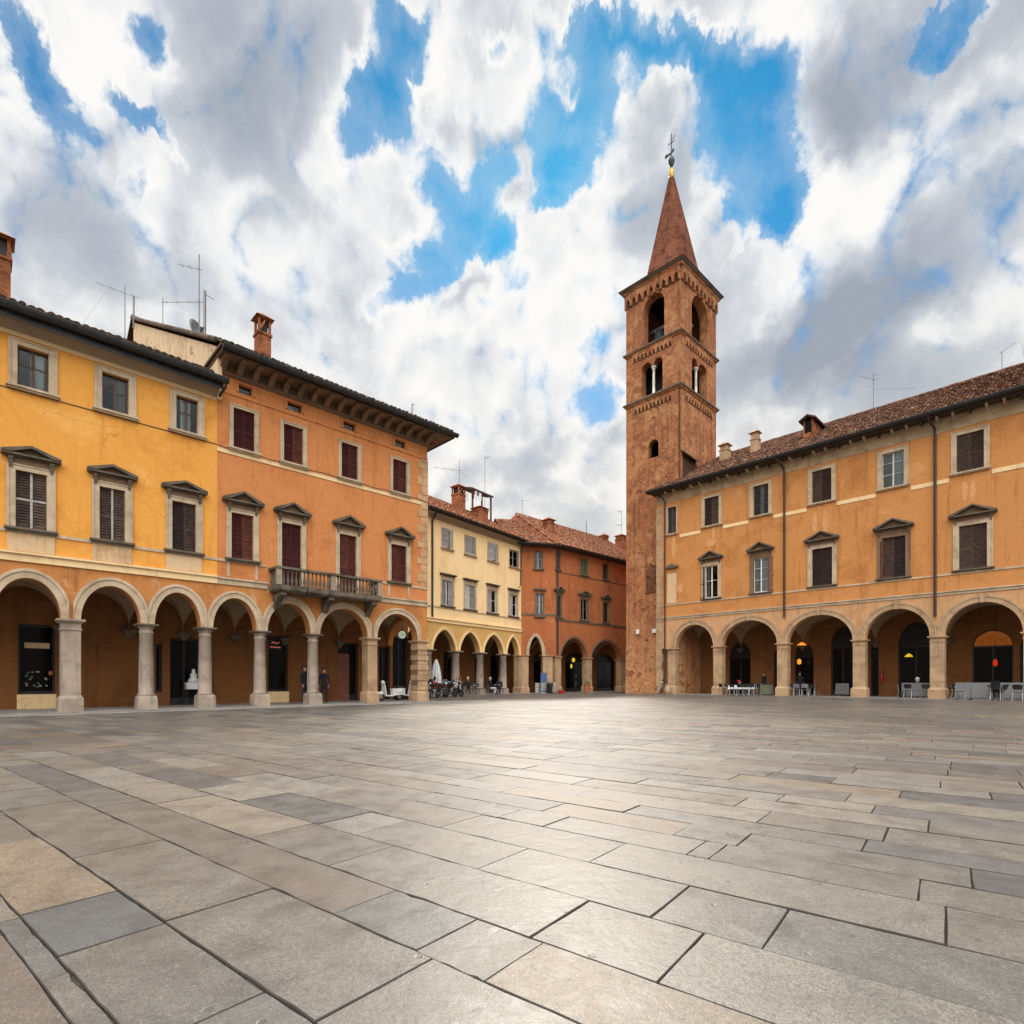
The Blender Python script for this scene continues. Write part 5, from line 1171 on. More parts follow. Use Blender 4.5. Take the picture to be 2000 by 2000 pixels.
MB().lathe([(.24, -.06), (.24, .06)], 0, 0, 24).build('clock_case', M_MET, c, Matrix.Rotation(pi/2, 4, 'X')); MB().lathe([(.215, .061), (.215, .068)], 0, 0, 24).build('dial', L_CLK, c, Matrix.Rotation(pi/2, 4, 'X')); MB().box(-.01, .01, -.076, -.07, -.02, .16).box(-.01, .11, -.076, -.07, -.015, .01).build('hands', M_BLK, c); MB().tube([(0, 0, .24), (0, 0, .7)], .02, 5).build('hanger', M_MET, c)
# ---- shop signs and displays under the left arcade (illegible glowing strokes in the photo)
s0, z0 = FL.pix(48, 1265, D_L); s1, z1 = FL.pix(98, 1256, D_L)
o = MB().box(s0, s1, D_L+.2, D_L+.225, z0, z1).build('shop_sign', M_APR, None, FL.M.copy()); tag(o, 'faded pink strip sign across the black shop window at the left edge', 'sign')
s0, z0 = FL.pix(530, 1263, D_L); s1, z1 = FL.pix(551, 1256, D_L)
sg = tag(empty('neon_sign', FL.M @ Matrix.Translation(((s0+s1)/2, D_L+.18, z0))), 'dim red neon strokes on the dark shop window behind the orange arcade', 'sign'); w_ = (s1-s0)/2
MB().tube([(-w_*.7, 0, .2), (-w_*.3, 0, .25), (0, 0, .2), (w_*.5, 0, .19), (w_*.7, 0, .26)], .02, 5).tube([(-w_, 0, 0), (w_, 0, -.02)], .02, 5).build('tubes', lampmat('dim_neon', (1., .2, .15), .5), sg); MB().box(-w_*1.2, w_*1.2, .02, .05, -.1, .4).build('board', M_BLK, sg)
r = tag(empty('flower_display', spot(FL, 71, D_L-.02, 1.15)), 'green and white flowers in the black shop window at the left edge', 'flowers'); mb = MB()
for i in range(8): mb.ball((R(-.3, .35), R(-.05, .02), R(-.25, .3)), R(.015, .035), n=6, m=5)
mb.build('blossoms', M_SHL, r); mb = MB()
for i in range(10): mb.ball((R(-.35, .4), R(-.03, .03), R(-.3, .35)), R(.03, .06), R(.02, .03), R(.02, .05), 6, 5)
mb.build('leaves', M_GRN, r); MB().ball((.42, 0, .25), .07, .03, .09, 8, 6).build('badge', M_TERRA, r)
r = tag(empty('ornament_stand', spot(FL, 378, D_L-.35, 0)), 'white ornament on a pale box in front of the dark doorway beside the third column', 'display')
s, z = FL.pix(378, 1346, D_L-.35)
MB().box(-.3, .3, -.2, .2, z, z+.3).build('box', M_WPL, r); MB().lathe([(.2, z+.3), (.22, z+.4), (.12, z+.55), (.16, z+.62), (.06, z+.75), (.08, z+.82), (.03, z+.9)], 0, 0, 12).build('ornament', M_WPL, r, smooth=True)
for x in (-.25, .25): MB().tube([(x, 0, z), (x*1.1, -.1, .04)], .02, 5).build('leg', M_MET, r)
# banner beside the corner pier
r = tag(empty('banner_stand', spot(FB, 1094.5, -.6, Z)), 'tall blue banner stand at the pier of the red house corner', 'banner')
r.matrix_world = FA.M @ Matrix.Translation((FA.S(1062, -.2), -.2, Z))
MB().box(-.28, .28, -.01, .01, .12, 1.75).build('banner', M_BLUE, r); MB().box(-.26, .26, -.016, -.011, .2, .9).build('printed_panel', M_SHL, r); MB().box(-.3, .3, -.12, .12, 0, .1).build('base', M_CHR, r)
# ---- closed parasol
r = tag(empty('closed_parasol', spot(FC, 852, .4, Z)), 'closed white parasol hanging in folds beside the orange corner pier', 'parasol')
MB().tube([(0, 0, 0), (0, 0, 2.75)], .03, 8).build('pole', M_WOOD, r); mb = MB(); n = 20
L_ = []
for z, r_ in ((.85, .27), (1.2, .3), (1.7, .26), (2.2, .18), (2.62, .06)): L_.append([(r_*(1+.28*cos(i*pi))*cos(2*pi*i/n), r_*(1+.28*cos(i*pi))*sin(2*pi*i/n), z+(.14*(i % 3) if z < 1 else 0)) for i in range(n)])
for a, b in zip(L_, L_[1:]): mb.hull(a, b)
mb.build('folded_canopy', M_CLO, r); MB().lathe([(.3, 0), (.3, .08), (.05, .14)], 0, 0, 14).build('base', M_MET, r)
# ---- scooters, motorcycles, bicycle
def wheel(p, x, rad, w_, spokes=0):
    t = MB(); n = 22; b = []
    for i in range(n):
        a = 2*pi*i/n; b.append([(x+(rad-w_*.5+w_*.5*cos(c))*cos(a), w_*.5*sin(c), rad+(rad-w_*.5+w_*.5*cos(c))*sin(a)) for c in [2*pi*k/8 for k in range(8)]])
    for i in range(n):
        A, B = b[i], b[(i+1) % n]
        for k in range(8): t.quad(A[k], B[k], B[(k+1) % 8], A[(k+1) % 8])
    wh = t.build('wheel', M_RUB, p, smooth=True, fix=True); rm = MB()
    if spokes:
        for i in range(spokes): a = 2*pi*i/spokes; rm.tube([(x, .02*(-1)**i, rad), (x+(rad-w_)*cos(a), 0, rad+(rad-w_)*sin(a))], .004, 4)
        rm.ball((x, 0, rad), .03, n=8, m=5)
    else:
        rm.lathe([(rad-w_*1.05, -.03), (rad-w_*1.05, .03)], 0, 0, 18)
        rm.v = [(x+q[0], q[2], rad+q[1]) for q in rm.v]
    rm.build('rim', M_CHR, wh); return wh
def scooter(M, label, m, group='scooters and motorcycles parked by the arcades'):
    r = tag(empty('motor_scooter', M), label, 'scooter', group)
    wheel(r, -.62, .22, .1); wheel(r, .6, .22, .1)
    MB().hull([(.12, -.13, .28), (.85, -.17, .34), (.85, .17, .34), (.12, .13, .28)], [(.08, -.1, .66), (.92, -.13, .66), (.92, .13, .66), (.08, .1, .66)]).ball((.62, 0, .5), .34, .19, .2, 14, 8).build('rear_body', m, r)
    MB().box(-.38, .15, -.15, .15, .25, .31).build('floorboard', m, r)
    MB().hull([(-.42, -.2, .28), (-.36, -.2, .28), (-.36, .2, .28), (-.42, .2, .28)], [(-.5, -.13, .92), (-.44, -.13, .92), (-.44, .13, .92), (-.5, .13, .92)]).ball((-.62, 0, .42), .2, .08, .1, 10, 6).ball((-.5, 0, .98), .12, .12, .11, 12, 8).build('front_shield', m, r)
    MB().ball((.45, 0, .72), .38, .14, .07, 14, 6).build('seat', M_BLK, r)
    MB().tube([(-.62, 0, .22), (-.46, 0, .95)], .025, 6).tube([(-.42, -.32, 1.02), (-.48, 0, 1.0), (-.42, .32, 1.02)], .016, 6).build('handlebar', M_CHR, r)
    MB().ball((-.61, 0, 1.0), .04, .07, .07, 10, 6).build('headlight', M_CHR, r)
    for sg in (-1, 1): MB().tube([(-.42, sg*.28, 1.02), (-.44, sg*.34, 1.2)], .008, 4).ball((-.44, sg*.34, 1.24), .02, .06, .045, 8, 5).build('mirror', M_BLK, r)
    MB().tube([(-.05, 0, .28), (.02, -.2, .0)], .012, 5).build('kickstand', M_MET, r)
    return r
def motorcycle(M, label, m):
    r = tag(empty('motorcycle', M), label, 'motorcycle', 'scooters and motorcycles parked by the arcades')
    wheel(r, -.7, .31, .11); wheel(r, .68, .31, .13)
    MB().ball((-.12, 0, .82), .32, .16, .15, 14, 8).build('fuel_tank', m, r); MB().ball((.42, 0, .8), .4, .14, .07, 12, 6).ball((.8, 0, .86), .14, .1, .06, 10, 6).build('seat', M_BLK, r)
    MB().box(-.28, .22, -.14, .14, .28, .62).tube([(-.1, -.16, .5), (.1, -.2, .3), (.85, -.2, .36)], .05, 8).build('engine', M_CHR, r)
    MB().tube([(-.7, -.09, .31), (-.45, -.08, .95)], .028, 6).tube([(-.7, .09, .31), (-.45, .08, .95)], .028, 6).tube([(-.45, 0, .9), (-.1, 0, .6), (.2, 0, .4), (.68, 0, .31)], .03, 6).build('frame', M_MET, r)
    MB().tube([(-.28, -.36, 1.05), (-.42, 0, 1.0), (-.28, .36, 1.05)], .017, 6).build('handlebar', M_CHR, r); MB().ball((-.58, 0, .92), .1, .1, .1, 12, 8).build('headlight', M_CHR, r)
    MB().hull([(-.5, -.2, .9), (-.42, -.16, .9), (-.42, .16, .9), (-.5, .2, .9)], [(-.38, -.14, 1.22), (-.35, -.12, 1.22), (-.35, .12, 1.22), (-.38, .14, 1.22)]).build('windscreen', M_BLK, r)
    MB().tube([(0, -.12, .3), (.05, -.28, 0)], .014, 5).build('kickstand', M_MET, r)
    return r
def bicycle(M, label, m):
    r = tag(empty('bicycle', M), label, 'bicycle', 'bicycles parked by the arcades')
    wheel(r, -.52, .33, .035, 16); wheel(r, .52, .33, .035, 16)
    MB().tube([(.52, 0, .33), (.06, 0, .28), (-.4, 0, .72), (.16, 0, .74), (.52, 0, .33)], .016, 6).tube([(.06, 0, .28), (.2, 0, .88)], .016, 6).tube([(-.52, 0, .33), (-.4, 0, .72), (-.37, 0, .95)], .016, 6).build('frame', m, r)
    MB().ball((.2, 0, .92), .14, .075, .04, 10, 6).build('saddle', M_BLK, r); MB().tube([(-.22, -.27, .98), (-.38, -.1, 1.02), (-.38, .1, 1.02), (-.22, .27, .98)], .013, 6).build('handlebar', M_CHR, r); MB().lathe([(.09, -.01), (.09, .01)], 0, 0, 14).tube([(0, 0, -.09), (.16, 0, -.1)], .012, 5).tube([(0, 0, .09), (-.16, 0, .1)], .012, 5).build('crank', M_CHR, r, Matrix.Translation((.06, 0, .28)) @ Matrix.Rotation(pi/2, 4, 'X'))
    return r
scooter(spot(FL, 762, 1.5, Z, radians(8)), 'white motor scooter parked under the last orange arch, nearer the square pier', M_WPL)
scooter(spot(FL, 791, 2.0, Z, radians(-170)), 'white motor scooter half hidden by the rusticated corner pier', M_WPL)
motorcycle(spot(FC, 846, -2.6, 0, radians(25)), 'dark motorcycle parked closest to the rusticated corner pier', M_BLK)
motorcycle(spot(FC, 866, -2.3, 0, radians(60)), 'dark motorcycle with brown tank in the middle of the parked row', M_TERRA)
motorcycle(spot(FC, 878, -1.9, 0, radians(75)), 'black motorcycle at the right of the parked row before the cream arcade', M_COPP)
scooter(spot(FC, 886, -1.6, 0, radians(100)), 'black motor scooter beside the seated person in white shirt', M_BLK)
bicycle(spot(FC, 856, -3.0, 0, radians(20)), 'dark bicycle leaning in front of the parked motorcycles', M_BLK)
bicycle(spot(FR, 1296, -.6, 0, radians(70)), 'pale bicycle leaning against the tower beside the downpipe', M_CHR)
table(spot(FC, 921, -.6, Z), 'grey cafe table before the second cream column', None, .9, .7)
for u, b, a, l in ((898, -.75, 200, 'black chair under the seated person in white shirt'), (849, -1.05, 120, 'black chair under the seated person in red'), (914, -.6, 150, 'black chair under the seated person in dark jacket'), (957, -.45, 60, 'black chair under the seated person in pale trousers'), (976, -.45, -70, 'black chair under the seated person in dark blue'), (930, -.5, -60, 'empty black chair right of the grey cafe table')): chair(spot(FC, u, b, Z, radians(a)), l)
# ---- bins, pots, bollards
b = tag(empty('litter_bin', FA.M @ Matrix.Translation((FA.S(1074, -.7), -.7, 0))), 'dark litter bin at the corner of the red house', 'litter bin'); MB().lathe([(.24, 0), (.3, .75), (.31, .8), (.27, .8)], 0, 0, 14).build('bin_body', M_BLK, b, smooth=False); MB().lathe([(.33, .8), (.3, .9), (.1, .97)], 0, 0, 14).build('lid', M_MET, b)
b = tag(empty('kerb_stone_bollard', FB.M @ Matrix.Translation((FB.S(1083, -.5), -.5, 0))), 'rounded pale guard stone at the corner of the red house', 'guard stone'); MB().lathe([(.3, 0), (.3, .35), (.22, .8), (.1, .98)], 0, 0, 14).build('stone', M_COLM, b, smooth=True)
b = tag(empty('guard_stone', FR.M @ Matrix.Translation((FR.S(1304, -.4), -.4, 0))), 'rounded guard stone at the first amber pier beside the downpipe', 'guard stone'); MB().lathe([(.26, 0), (.27, .3), (.2, .6), (.08, .75)], 0, 0, 14).build('stone', M_COLR, b, smooth=True)
b = tag(empty('bucket', FB.M @ Matrix.Translation((FB.S(1097, -.6), -.6, 0))), 'low red bucket beside the first red house pier', 'bucket'); MB().lathe([(.24, 0), (.3, .26), (.31, .28), (.25, .28)], 0, 0, 14).build('bucket_body', M_REDP, b); MB().tube([(-.28, 0, .27), (-.2, 0, .4), (.2, 0, .4), (.28, 0, .27)], .012, 5).build('handle', M_MET, b)
b = tag(empty('plant_pot', FB.M @ Matrix.Translation((FB.S(1147, -.6), -.6, 0))), 'tall terracotta pot at the middle red house pier', 'plant pot'); MB().lathe([(.2, 0), (.27, .7), (.33, .72), (.33, .82), (.27, .82)], 0, 0, 16).build('pot', M_TERRA, b); mb = MB()
for i in range(60): a = R(0, 6.3); q = R(.02, .25); mb.hull([(q*cos(a)-.02, q*sin(a), .8+R(0, .25)), (q*cos(a)+.02, q*sin(a), .85), (q*cos(a), q*sin(a)+.03, .86)], [(q*1.2*cos(a)-.01, q*1.2*sin(a), .9+R(0, .2)), (q*1.2*cos(a)+.01, q*1.2*sin(a), .95), (q*1.2*cos(a), q*1.2*sin(a)+.01, .95)])
mb.build('foliage', M_GRN, b)
for k, (u, l) in enumerate(((1050, 'pale crate standing on end in the red corner arch, left one'), (1056, 'pale crate standing on end in the red corner arch, right one'))):
    b = tag(empty('crate', FA.M @ Matrix.Translation((FA.S(u, .3), .3, Z))), l, 'crate', 'crates in the corner arch'); q = MB()
    for i in range(4): q.box(-.22, .22, -.16, -.14, .05+.22*i, .21+.22*i).box(-.22, .22, .14, .16, .05+.22*i, .21+.22*i)
    q.build('slats', M_PALET, b); q = MB()
    for x in (-.2, .2): q.box(x-.02, x+.02, -.138, .138, 0, .9)
    q.build('end_boards', M_PALET, b)
# ------------------------------------------------------------------ paving of the square
def struct(o): o['kind'] = 'structure'; return o
M_DIRT = plain('joint_dirt', (.062, .053, .043), .95, .4, .1, scale=20)
g = MB(); g.quad((-900, -900, -.014), (900, -900, -.014), (900, 1500, -.014), (-900, 1500, -.014)); struct(g.build('ground', M_DIRT))
def slabmat():
    m, t = mat('granite_slabs'); a = t.new('ShaderNodeAttribute'); a.attribute_name = 'tone'; c = t.obj()
    col = t.ramp(a.outputs['Fac'], [(0, (.16, .168, .178)), (.14, (.25, .255, .26)), (.28, (.34, .315, .28)), (.42, (.27, .23, .19)), (.54, (.42, .395, .355)), (.66, (.44, .335, .22)), (.78, (.25, .178, .132)), (.9, (.48, .445, .39)), (1., (.175, .19, .205))], 'LINEAR')
    big = t.noise(c, .22, 5, .6); mid = t.noise(c, 3.4, 8, .72, .3); fine = t.noise(c, 42, 5, .8); grain = t.noise(c, 130, 3, .7)
    col = t.mix(1., col, t.ramp(big, [(.3, (.285, .27, .25)), (.7, (.47, .435, .385))]), 'MULTIPLY')
    col = t.mix(1., col, t.ramp(mid, [(.28, (.62, .61, .6)), (.5, (1., 1., 1.)), (.75, (1.3, 1.26, 1.2))]), 'MULTIPLY')
    col = t.mix(t.rng(fine, .51, .60, 0, .85), col, (.07, .066, .062)); col = t.mix(t.rng(fine, .42, .3, 0, .3), col, (.5, .46, .4))
    col = t.mix(t.rng(grain, .52, .59, 0, .7), col, (.06, .058, .055)); col = t.mix(t.rng(grain, .44, .34, 0, .15), col, (.55, .53, .5))
    pit = t.new('ShaderNodeTexVoronoi'); pit.inputs['Scale'].default_value = 4.2; t.l.new(c, pit.inputs[0])
    pn = t.noise(c, 9, 3); pm = t.rng(t.math('ADD', pit.outputs['Distance'], t.math('MULTIPLY', pn, .14)), .115, .15, 1, 0)
    col = t.mix(t.math('MULTIPLY', pm, .75), col, (.06, .055, .05))
    rough = t.math('ADD', t.rng(mid, .3, .7, .35, .50), t.rng(a.outputs['Fac'], .0, .9, .0, .10))
    und = t.noise(c, 5.5, 5, .62, .4)
    h = t.math('ADD', t.math('MULTIPLY', fine, .30), t.math('ADD', t.math('MULTIPLY', und, 2.2), t.math('MULTIPLY', pm, -.8))); h = t.math('ADD', h, t.math('MULTIPLY', grain, .15))
    sc = t.new('ShaderNodeMapping'); t.l.new(c, sc.inputs[0]); sc.inputs['Rotation'].default_value = (0, 0, radians(-38)); sc.inputs['Scale'].default_value = (1, 4, 1)
    gouge = t.rng(t.noise(sc.outputs[0], 1.9, 6, .7, .8), .64, .70, 0, .6); stain = t.rng(t.noise(c, 1.05, 4, .6, .5), .55, .75, 0, .45)
    col = t.mix(gouge, col, (.075, .068, .06)); col = t.mix(stain, col, (.11, .098, .085))
    jt = t.math('LESS_THAN', a.outputs['Fac'], -.5); col = t.mix(jt, col, (.075, .066, .056)); rough = t.math('MAXIMUM', rough, jt)
    bs = t.bsdf(col, rough, t.bump(h, .5, .0045), .6); t.set(bs.inputs['Specular IOR Level'], t.math('SUBTRACT', .62, t.math('MULTIPLY', jt, .62))); return m
M_SLAB = slabmat()
K = hypot(1.375, 1080/1080*1.0) if False else 1.
VPR = 1375/F; NL = hypot(1, VPR)
dr = Vector((-VPR, 1, 0))/NL; dq = Vector((1, VPR, 0))/NL          # along the courses / across them
inv = [.45, .77, .90, 1.48, 2.25, 2.81, 3.56, 4.31, 5.05, 5.62, 6.2, 6.7, 7.4, 8.05, 8.6, 9.3]
qs = [EYE*i/NL for i in inv]
while qs[0] > -7: qs.insert(0, qs[0]-R(.42, .56))
while qs[-1] < 46: qs.append(qs[-1]+R(.36, .56))
pv = MB()
def inside(x, y, mg):
    for f in (FL, FR, FC, FB):
        if (x-f.O[0])*f.b[0]+(y-f.O[1])*f.b[1] > mg: 
            if f is FL and (x-f.O[0])*f.d[0]+(y-f.O[1])*f.d[1] > 11.5: continue
            return False
    return True
rs = random.Random(21)
# joints of the nearest courses, surveyed like the fronts: point on the ground and the tone of the slab beyond it
SURVEY = {.90: [(310, 1807, 1.), (228, 1740, .66), (93, 1634, .42)], 1.48: [(828, 1882, .28), (528, 1737, .30), (316, 1641, .38), (140, 1564, .24)], 2.25: [(1018, 1869, .46), (818, 1854, .12), (642, 1789, .79), (393, 1678, .42), (171, 1579, .2)],
          2.81: [(1282, 1921, .55), (1036, 1830, .28), (642, 1690, .36), (497, 1634, .6)], 3.56: [(1492, 1848, .22), (1272, 1789, .3)], 4.31: [(1849, 1819, .5), (1160, 1678, .45)], 5.05: [(1792, 1758, .3), (1383, 1678, .26), (1339, 1670, .5)]}
def along(u, v): Yg = F*EYE/(v-V0); return dr.dot(Vector(((u-1000)/F*Yg, Yg, 0)))
for i in range(len(qs)-1):
    q0, q1 = qs[i], qs[i+1]; p = -60+rs.random()*2; narrow = (q1-q0) < .2
    key = [k for k in SURVEY if abs(EYE*k/NL-q0) < 1e-6]; cuts = sorted((along(u, v), tn) for u, v, tn in SURVEY[key[0]]) if key else []; fixed = None
    while p < 75:
        L = rs.uniform(.75, 1.9) if rs.random() < .8 else rs.uniform(.4, .8)
        nx = [c for c in cuts if c[0] > p+1e-6]; set_tone = fixed; fixed = None
        if nx and (p in [c[0] for c in cuts] or p+L > nx[0][0]-.4): L = nx[0][0]-p; fixed = nx[0][1]
        p1 = nx[0][0] if fixed is not None else p+L; cpt = dr*((p+p1)/2)+dq*((q0+q1)/2)
        dist = hypot(cpt.x, cpt.y)
        if inside(cpt.x, cpt.y, -.35) and cpt.y > -6 and dist < 70:
            tone = rs.random() if rs.random() < .7 else .15+.45*rs.random()
            if set_tone is not None: tone = set_tone
            near = dist < 9; n = 9 if near else (3 if dist < 20 else 1); j = .0022 if near else .004
            gp = rs.choice((.001, .0015, .002, .003, .0045)); z = rs.uniform(-.0025, .0025); tx_, ty_ = rs.uniform(-.0025, .0025), rs.uniform(-.0025, .0025)
            sk0, sk1 = rs.uniform(-.03, .03), rs.uniform(-.03, .03)
            ring_ = []
            cor = [(p+gp+sk0, q0+gp), (p1-gp+sk1*0, q0+gp), (p1-gp, q1-gp), (p+gp, q1-gp)]
            cor = [(p+gp, q0+gp), (p1-gp, q0+gp), (p1-gp, q1-gp), (p+gp, q1-gp)]
            for k in range(4):
                (a, b), (c, d) = cor[k], cor[(k+1) % 4]; m_ = n if k % 2 == 0 else max(1, n//2)
                for e in range(m_):
                    f = e/m_; chip = rs.random()**8*.012 if near else 0
                    ring_.append((a+(c-a)*f+rs.uniform(-j, j), b+(d-b)*f+rs.uniform(-j, j)+(chip if k == 0 else -chip if k == 2 else 0)))
            cp, cq = (p+p1)/2, (q0+q1)/2
            def pt(a, b, zz): v = dr*a+dq*b; return (v.x, v.y, zz+z+(a-cp)*tx_+(b-cq)*ty_)
            s_ = 1-.012/max(.15, min(L, q1-q0))*2
            inn = [(a+(cp-a)/max(abs(cp-a), 1e-3)*min(.0035, abs(cp-a)), b+(cq-b)/max(abs(cq-b), 1e-3)*min(.0035, abs(cq-b))) for a, b in ring_]
            pv.tone = tone; b0 = len(pv.v); N = len(ring_)
            pv.v += [pt(a, b, 0) for a, b in inn]+[pt(a, b, -.0045) for a, b in ring_]+[pt(a, b, -.024) for a, b in ring_]
            pv.f.append(tuple(range(b0+N-1, b0-1, -1)) if False else tuple(range(b0, b0+N))); pv.t.append(tone)
            for k in range(N):
                l = (k+1) % N
                pv.f.append((b0+N+k, b0+N+l, b0+l, b0+k)); pv.t.append(-1.); pv.f.append((b0+2*N+k, b0+2*N+l, b0+N+l, b0+N+k)); pv.t.append(-1.)
        p = p1
po = struct(pv.build('paving', M_SLAB, None, fix=False, tone=True))
bm = bmesh.new(); bm.from_mesh(po.data); bmesh.ops.recalc_face_normals(bm, faces=bm.faces); bm.to_mesh(po.data); bm.free()
M_PAV = stone('worn_pavement', (.27, .245, .215), (.17, .15, .13), .6, .5, .1, .4)
def pavement(fr, s0, s1, D, out, name='pavement', z=.04):
    mb = MB(); mb.box(s0, s1, -out, D+.5, -.05, z); o = mb.build(name, M_PAV); o.matrix_world = fr.M; return struct(o)
pavement(FL, -16, 10.9, D_L, .45); pavement(FC, -6, 11.4, D_C, .45, z=.036); pavement(FB, -3, 16, D_B, .4, z=.032); pavement(FR, .0, S_END, D_R, .45, z=.03)
M_GTR = stone('gutter_stone', (.19, .175, .155), (.12, .11, .1), .55, .6, .1, .4)
M_KRB = stone('kerb_stone', (.36, .33, .29), (.25, .23, .2), .55, .6, .1, .4)
def strip(fr, s0, s1, y0, y1, z, m, name):
    mb = MB(); n = int((s1-s0)/1.1)
    for i in range(n):
        a = s0+(s1-s0)*i/n; b = s0+(s1-s0)*(i+1)/n; mb.box(a+.006, b-.006, y0, y1, -.04, z+R(-.004, .004))
    o = mb.build(name, m); o.matrix_world = fr.M; return struct(o)
strip(FL, -16, 14, -.9, -.46, .012, M_GTR, 'drain_course'); strip(FL, -16, 14, -1.15, -.905, .02, M_KRB, 'kerb')
strip(FR, -1, S_END, -1.3, -.46, .012, M_GTR, 'drain_course'); strip(FC, -2, 11.2, -1.2, -.46, .012, M_GTR, 'drain_course')
# ------------------------------------------------------------------ sky, sun, camera
SUN_EL, SUN_AZ = radians(40), radians(5)     # azimuth from +Y towards +X: veiled sun ahead, over the far houses
w = bpy.data.worlds.new('World'); scn.world = w; w.use_nodes = True
t = NT(w); t.n.clear()
sky = t.new('ShaderNodeTexSky', sky_type='NISHITA'); sky.sun_disc = False; sky.sun_elevation = SUN_EL; sky.sun_rotation = SUN_AZ
sky.altitude = 50; sky.air_density = 1.0; sky.dust_density = .15; sky.ozone_density = 2.
gen = t.new('ShaderNodeTexCoord').outputs['Generated']
sep = t.new('ShaderNodeSeparateXYZ'); t.l.new(gen, sep.inputs[0])
X, Yd, Z = sep.outputs
az = t.math('ARCTAN2', X, Yd); el = t.math('ARCSINE', Z)
cmb = t.new('ShaderNodeCombineXYZ'); t.l.new(az, cmb.inputs[0]); t.l.new(el, cmb.inputs[1]); AE = cmb.outputs[0]
# cloud-deck coordinates: the direction met with a plane overhead, so clouds shrink towards the horizon
dz = t.math('ADD', t.math('MAXIMUM', Z, 0.), .22)
pc = t.new('ShaderNodeCombineXYZ'); t.set(pc.inputs[0], t.math('DIVIDE', X, dz)); t.set(pc.inputs[1], t.math('DIVIDE', Yd, dz)); P = pc.outputs[0]
def warp(vec, scale, amt, detail=5, seed=0):
    n = t.new('ShaderNodeTexNoise'); n.inputs['Scale'].default_value = scale; n.inputs['Detail'].default_value = detail; n.inputs['Roughness'].default_value = .6
    o = t.new('ShaderNodeVectorMath', operation='ADD'); t.l.new(vec, o.inputs[0]); o.inputs[1].default_value = (seed, seed*.7, seed*.3); t.l.new(o.outputs[0], n.inputs['Vector'])
    s = t.new('ShaderNodeVectorMath', operation='SUBTRACT'); t.l.new(n.outputs['Color'], s.inputs[0]); s.inputs[1].default_value = (.5, .5, .5)
    m = t.new('ShaderNodeVectorMath', operation='SCALE'); t.l.new(s.outputs[0], m.inputs[0]); m.inputs['Scale'].default_value = amt
    a = t.new('ShaderNodeVectorMath', operation='ADD'); t.l.new(vec, a.inputs[0]); t.l.new(m.outputs[0], a.inputs[1]); return a.outputs[0]
AEw = warp(warp(AE, 4.2, .18, 6, 3.1), 17., .075, 7, 6.)
def ang(u, v):
    d = Vector(((u-1000)/F, 1, (V0-v)/F)).normalized(); return math.atan2(d.x, d.y), math.asin(d.z)
def blob(u, v, ru, rv, rot=0., amp=1., src=None, soft=0., K_=1.):
    """soft elliptical patch of sky given by its bearing and height"""
    a0, e0 = ang(u, v); a1, e1 = ang(u+10, v); a2, e2 = ang(u, v-10)
    sa = hypot((a1-a0), (e1-e0))/10*ru*K_; se = hypot((a2-a0), (e2-e0))/10*rv*K_
    m = t.new('ShaderNodeMapping', vector_type='TEXTURE'); t.l.new(src or AEw, m.inputs[0])
    m.inputs['Location'].default_value = (a0, e0, 0); m.inputs['Rotation'].default_value = (0, 0, radians(rot)); m.inputs['Scale'].default_value = (sa, se, 1)
    l = t.new('ShaderNodeVectorMath', operation='LENGTH'); t.l.new(m.outputs[0], l.inputs[0])
    return t.rng(l.outputs['Value'], soft, 1.55, amp, 0.)
def total(lst, src=None, K_=1.):
    acc = None
    for q in lst:
        b = blob(*q[:4], rot=q[4] if len(q) > 4 else 0, amp=q[5] if len(q) > 5 else 1., src=src, K_=K_)
        acc = b if acc is None else t.math('ADD', acc, b)
    return acc
GAPS = [(75, 115, 36, 120, 35, .9), (305, 80, 40, 70, 20, .8), (265, 235, 60, 26, -20, .65), (250, 330, 40, 26, 40, .3), (745, 165, 58, 80, 35, .95), (785, 30, 48, 70, 0, .85), (700, 110, 40, 40, 0, .5),
    (965, 20, 36, 40, 0, .5), (885, 400, 95, 75, -35, 1.0), (830, 505, 60, 55, 0, .95), (960, 310, 36, 60, 20, .7), (1120, 190, 85, 130, 15, 1.), (1090, 330, 50, 60, 0, .7), (1240, 75, 150, 55, -10, .9), (1480, 160, 95, 115, 0, 1.), (1510, 330, 95, 95, -25, 1.), (1530, 420, 40, 60, 0, .8),
    (1400, 105, 100, 50, -20, .6), (1870, 20, 55, 50, 30, .95), (1800, 85, 36, 45, 0, .7), (1075, 392, 36, 26, 0, .7), (1440, 450, 20, 30, 0, .5), (985, 470, 40, 60, 0, .8), (775, 590, 70, 34, 10, .6), (950, 610, 40, 30, 0, .4), (1175, 800, 60, 40, 0, .5), (1010, 560, 36, 30, 0, .5), (1150, 700, 50, 30, 0, .3), (1560, 560, 30, 20, 0, .2)]
PUFF = [(860, 90, 45, 90, 0, .7), (850, 190, 50, 60, 0, .4), (1080, 150, 36, 30, 0, .8), (975, 540, 60, 34, 0, .8), (880, 590, 60, 40, 20, .7), (1095, 250, 40, 50, 0, .7), (1560, 300, 40, 20, 40, .25), (1500, 60, 90, 60, 0, .5), (1330, 190, 110, 70, 0, .3), (820, 320, 36, 30, 0, .4)]
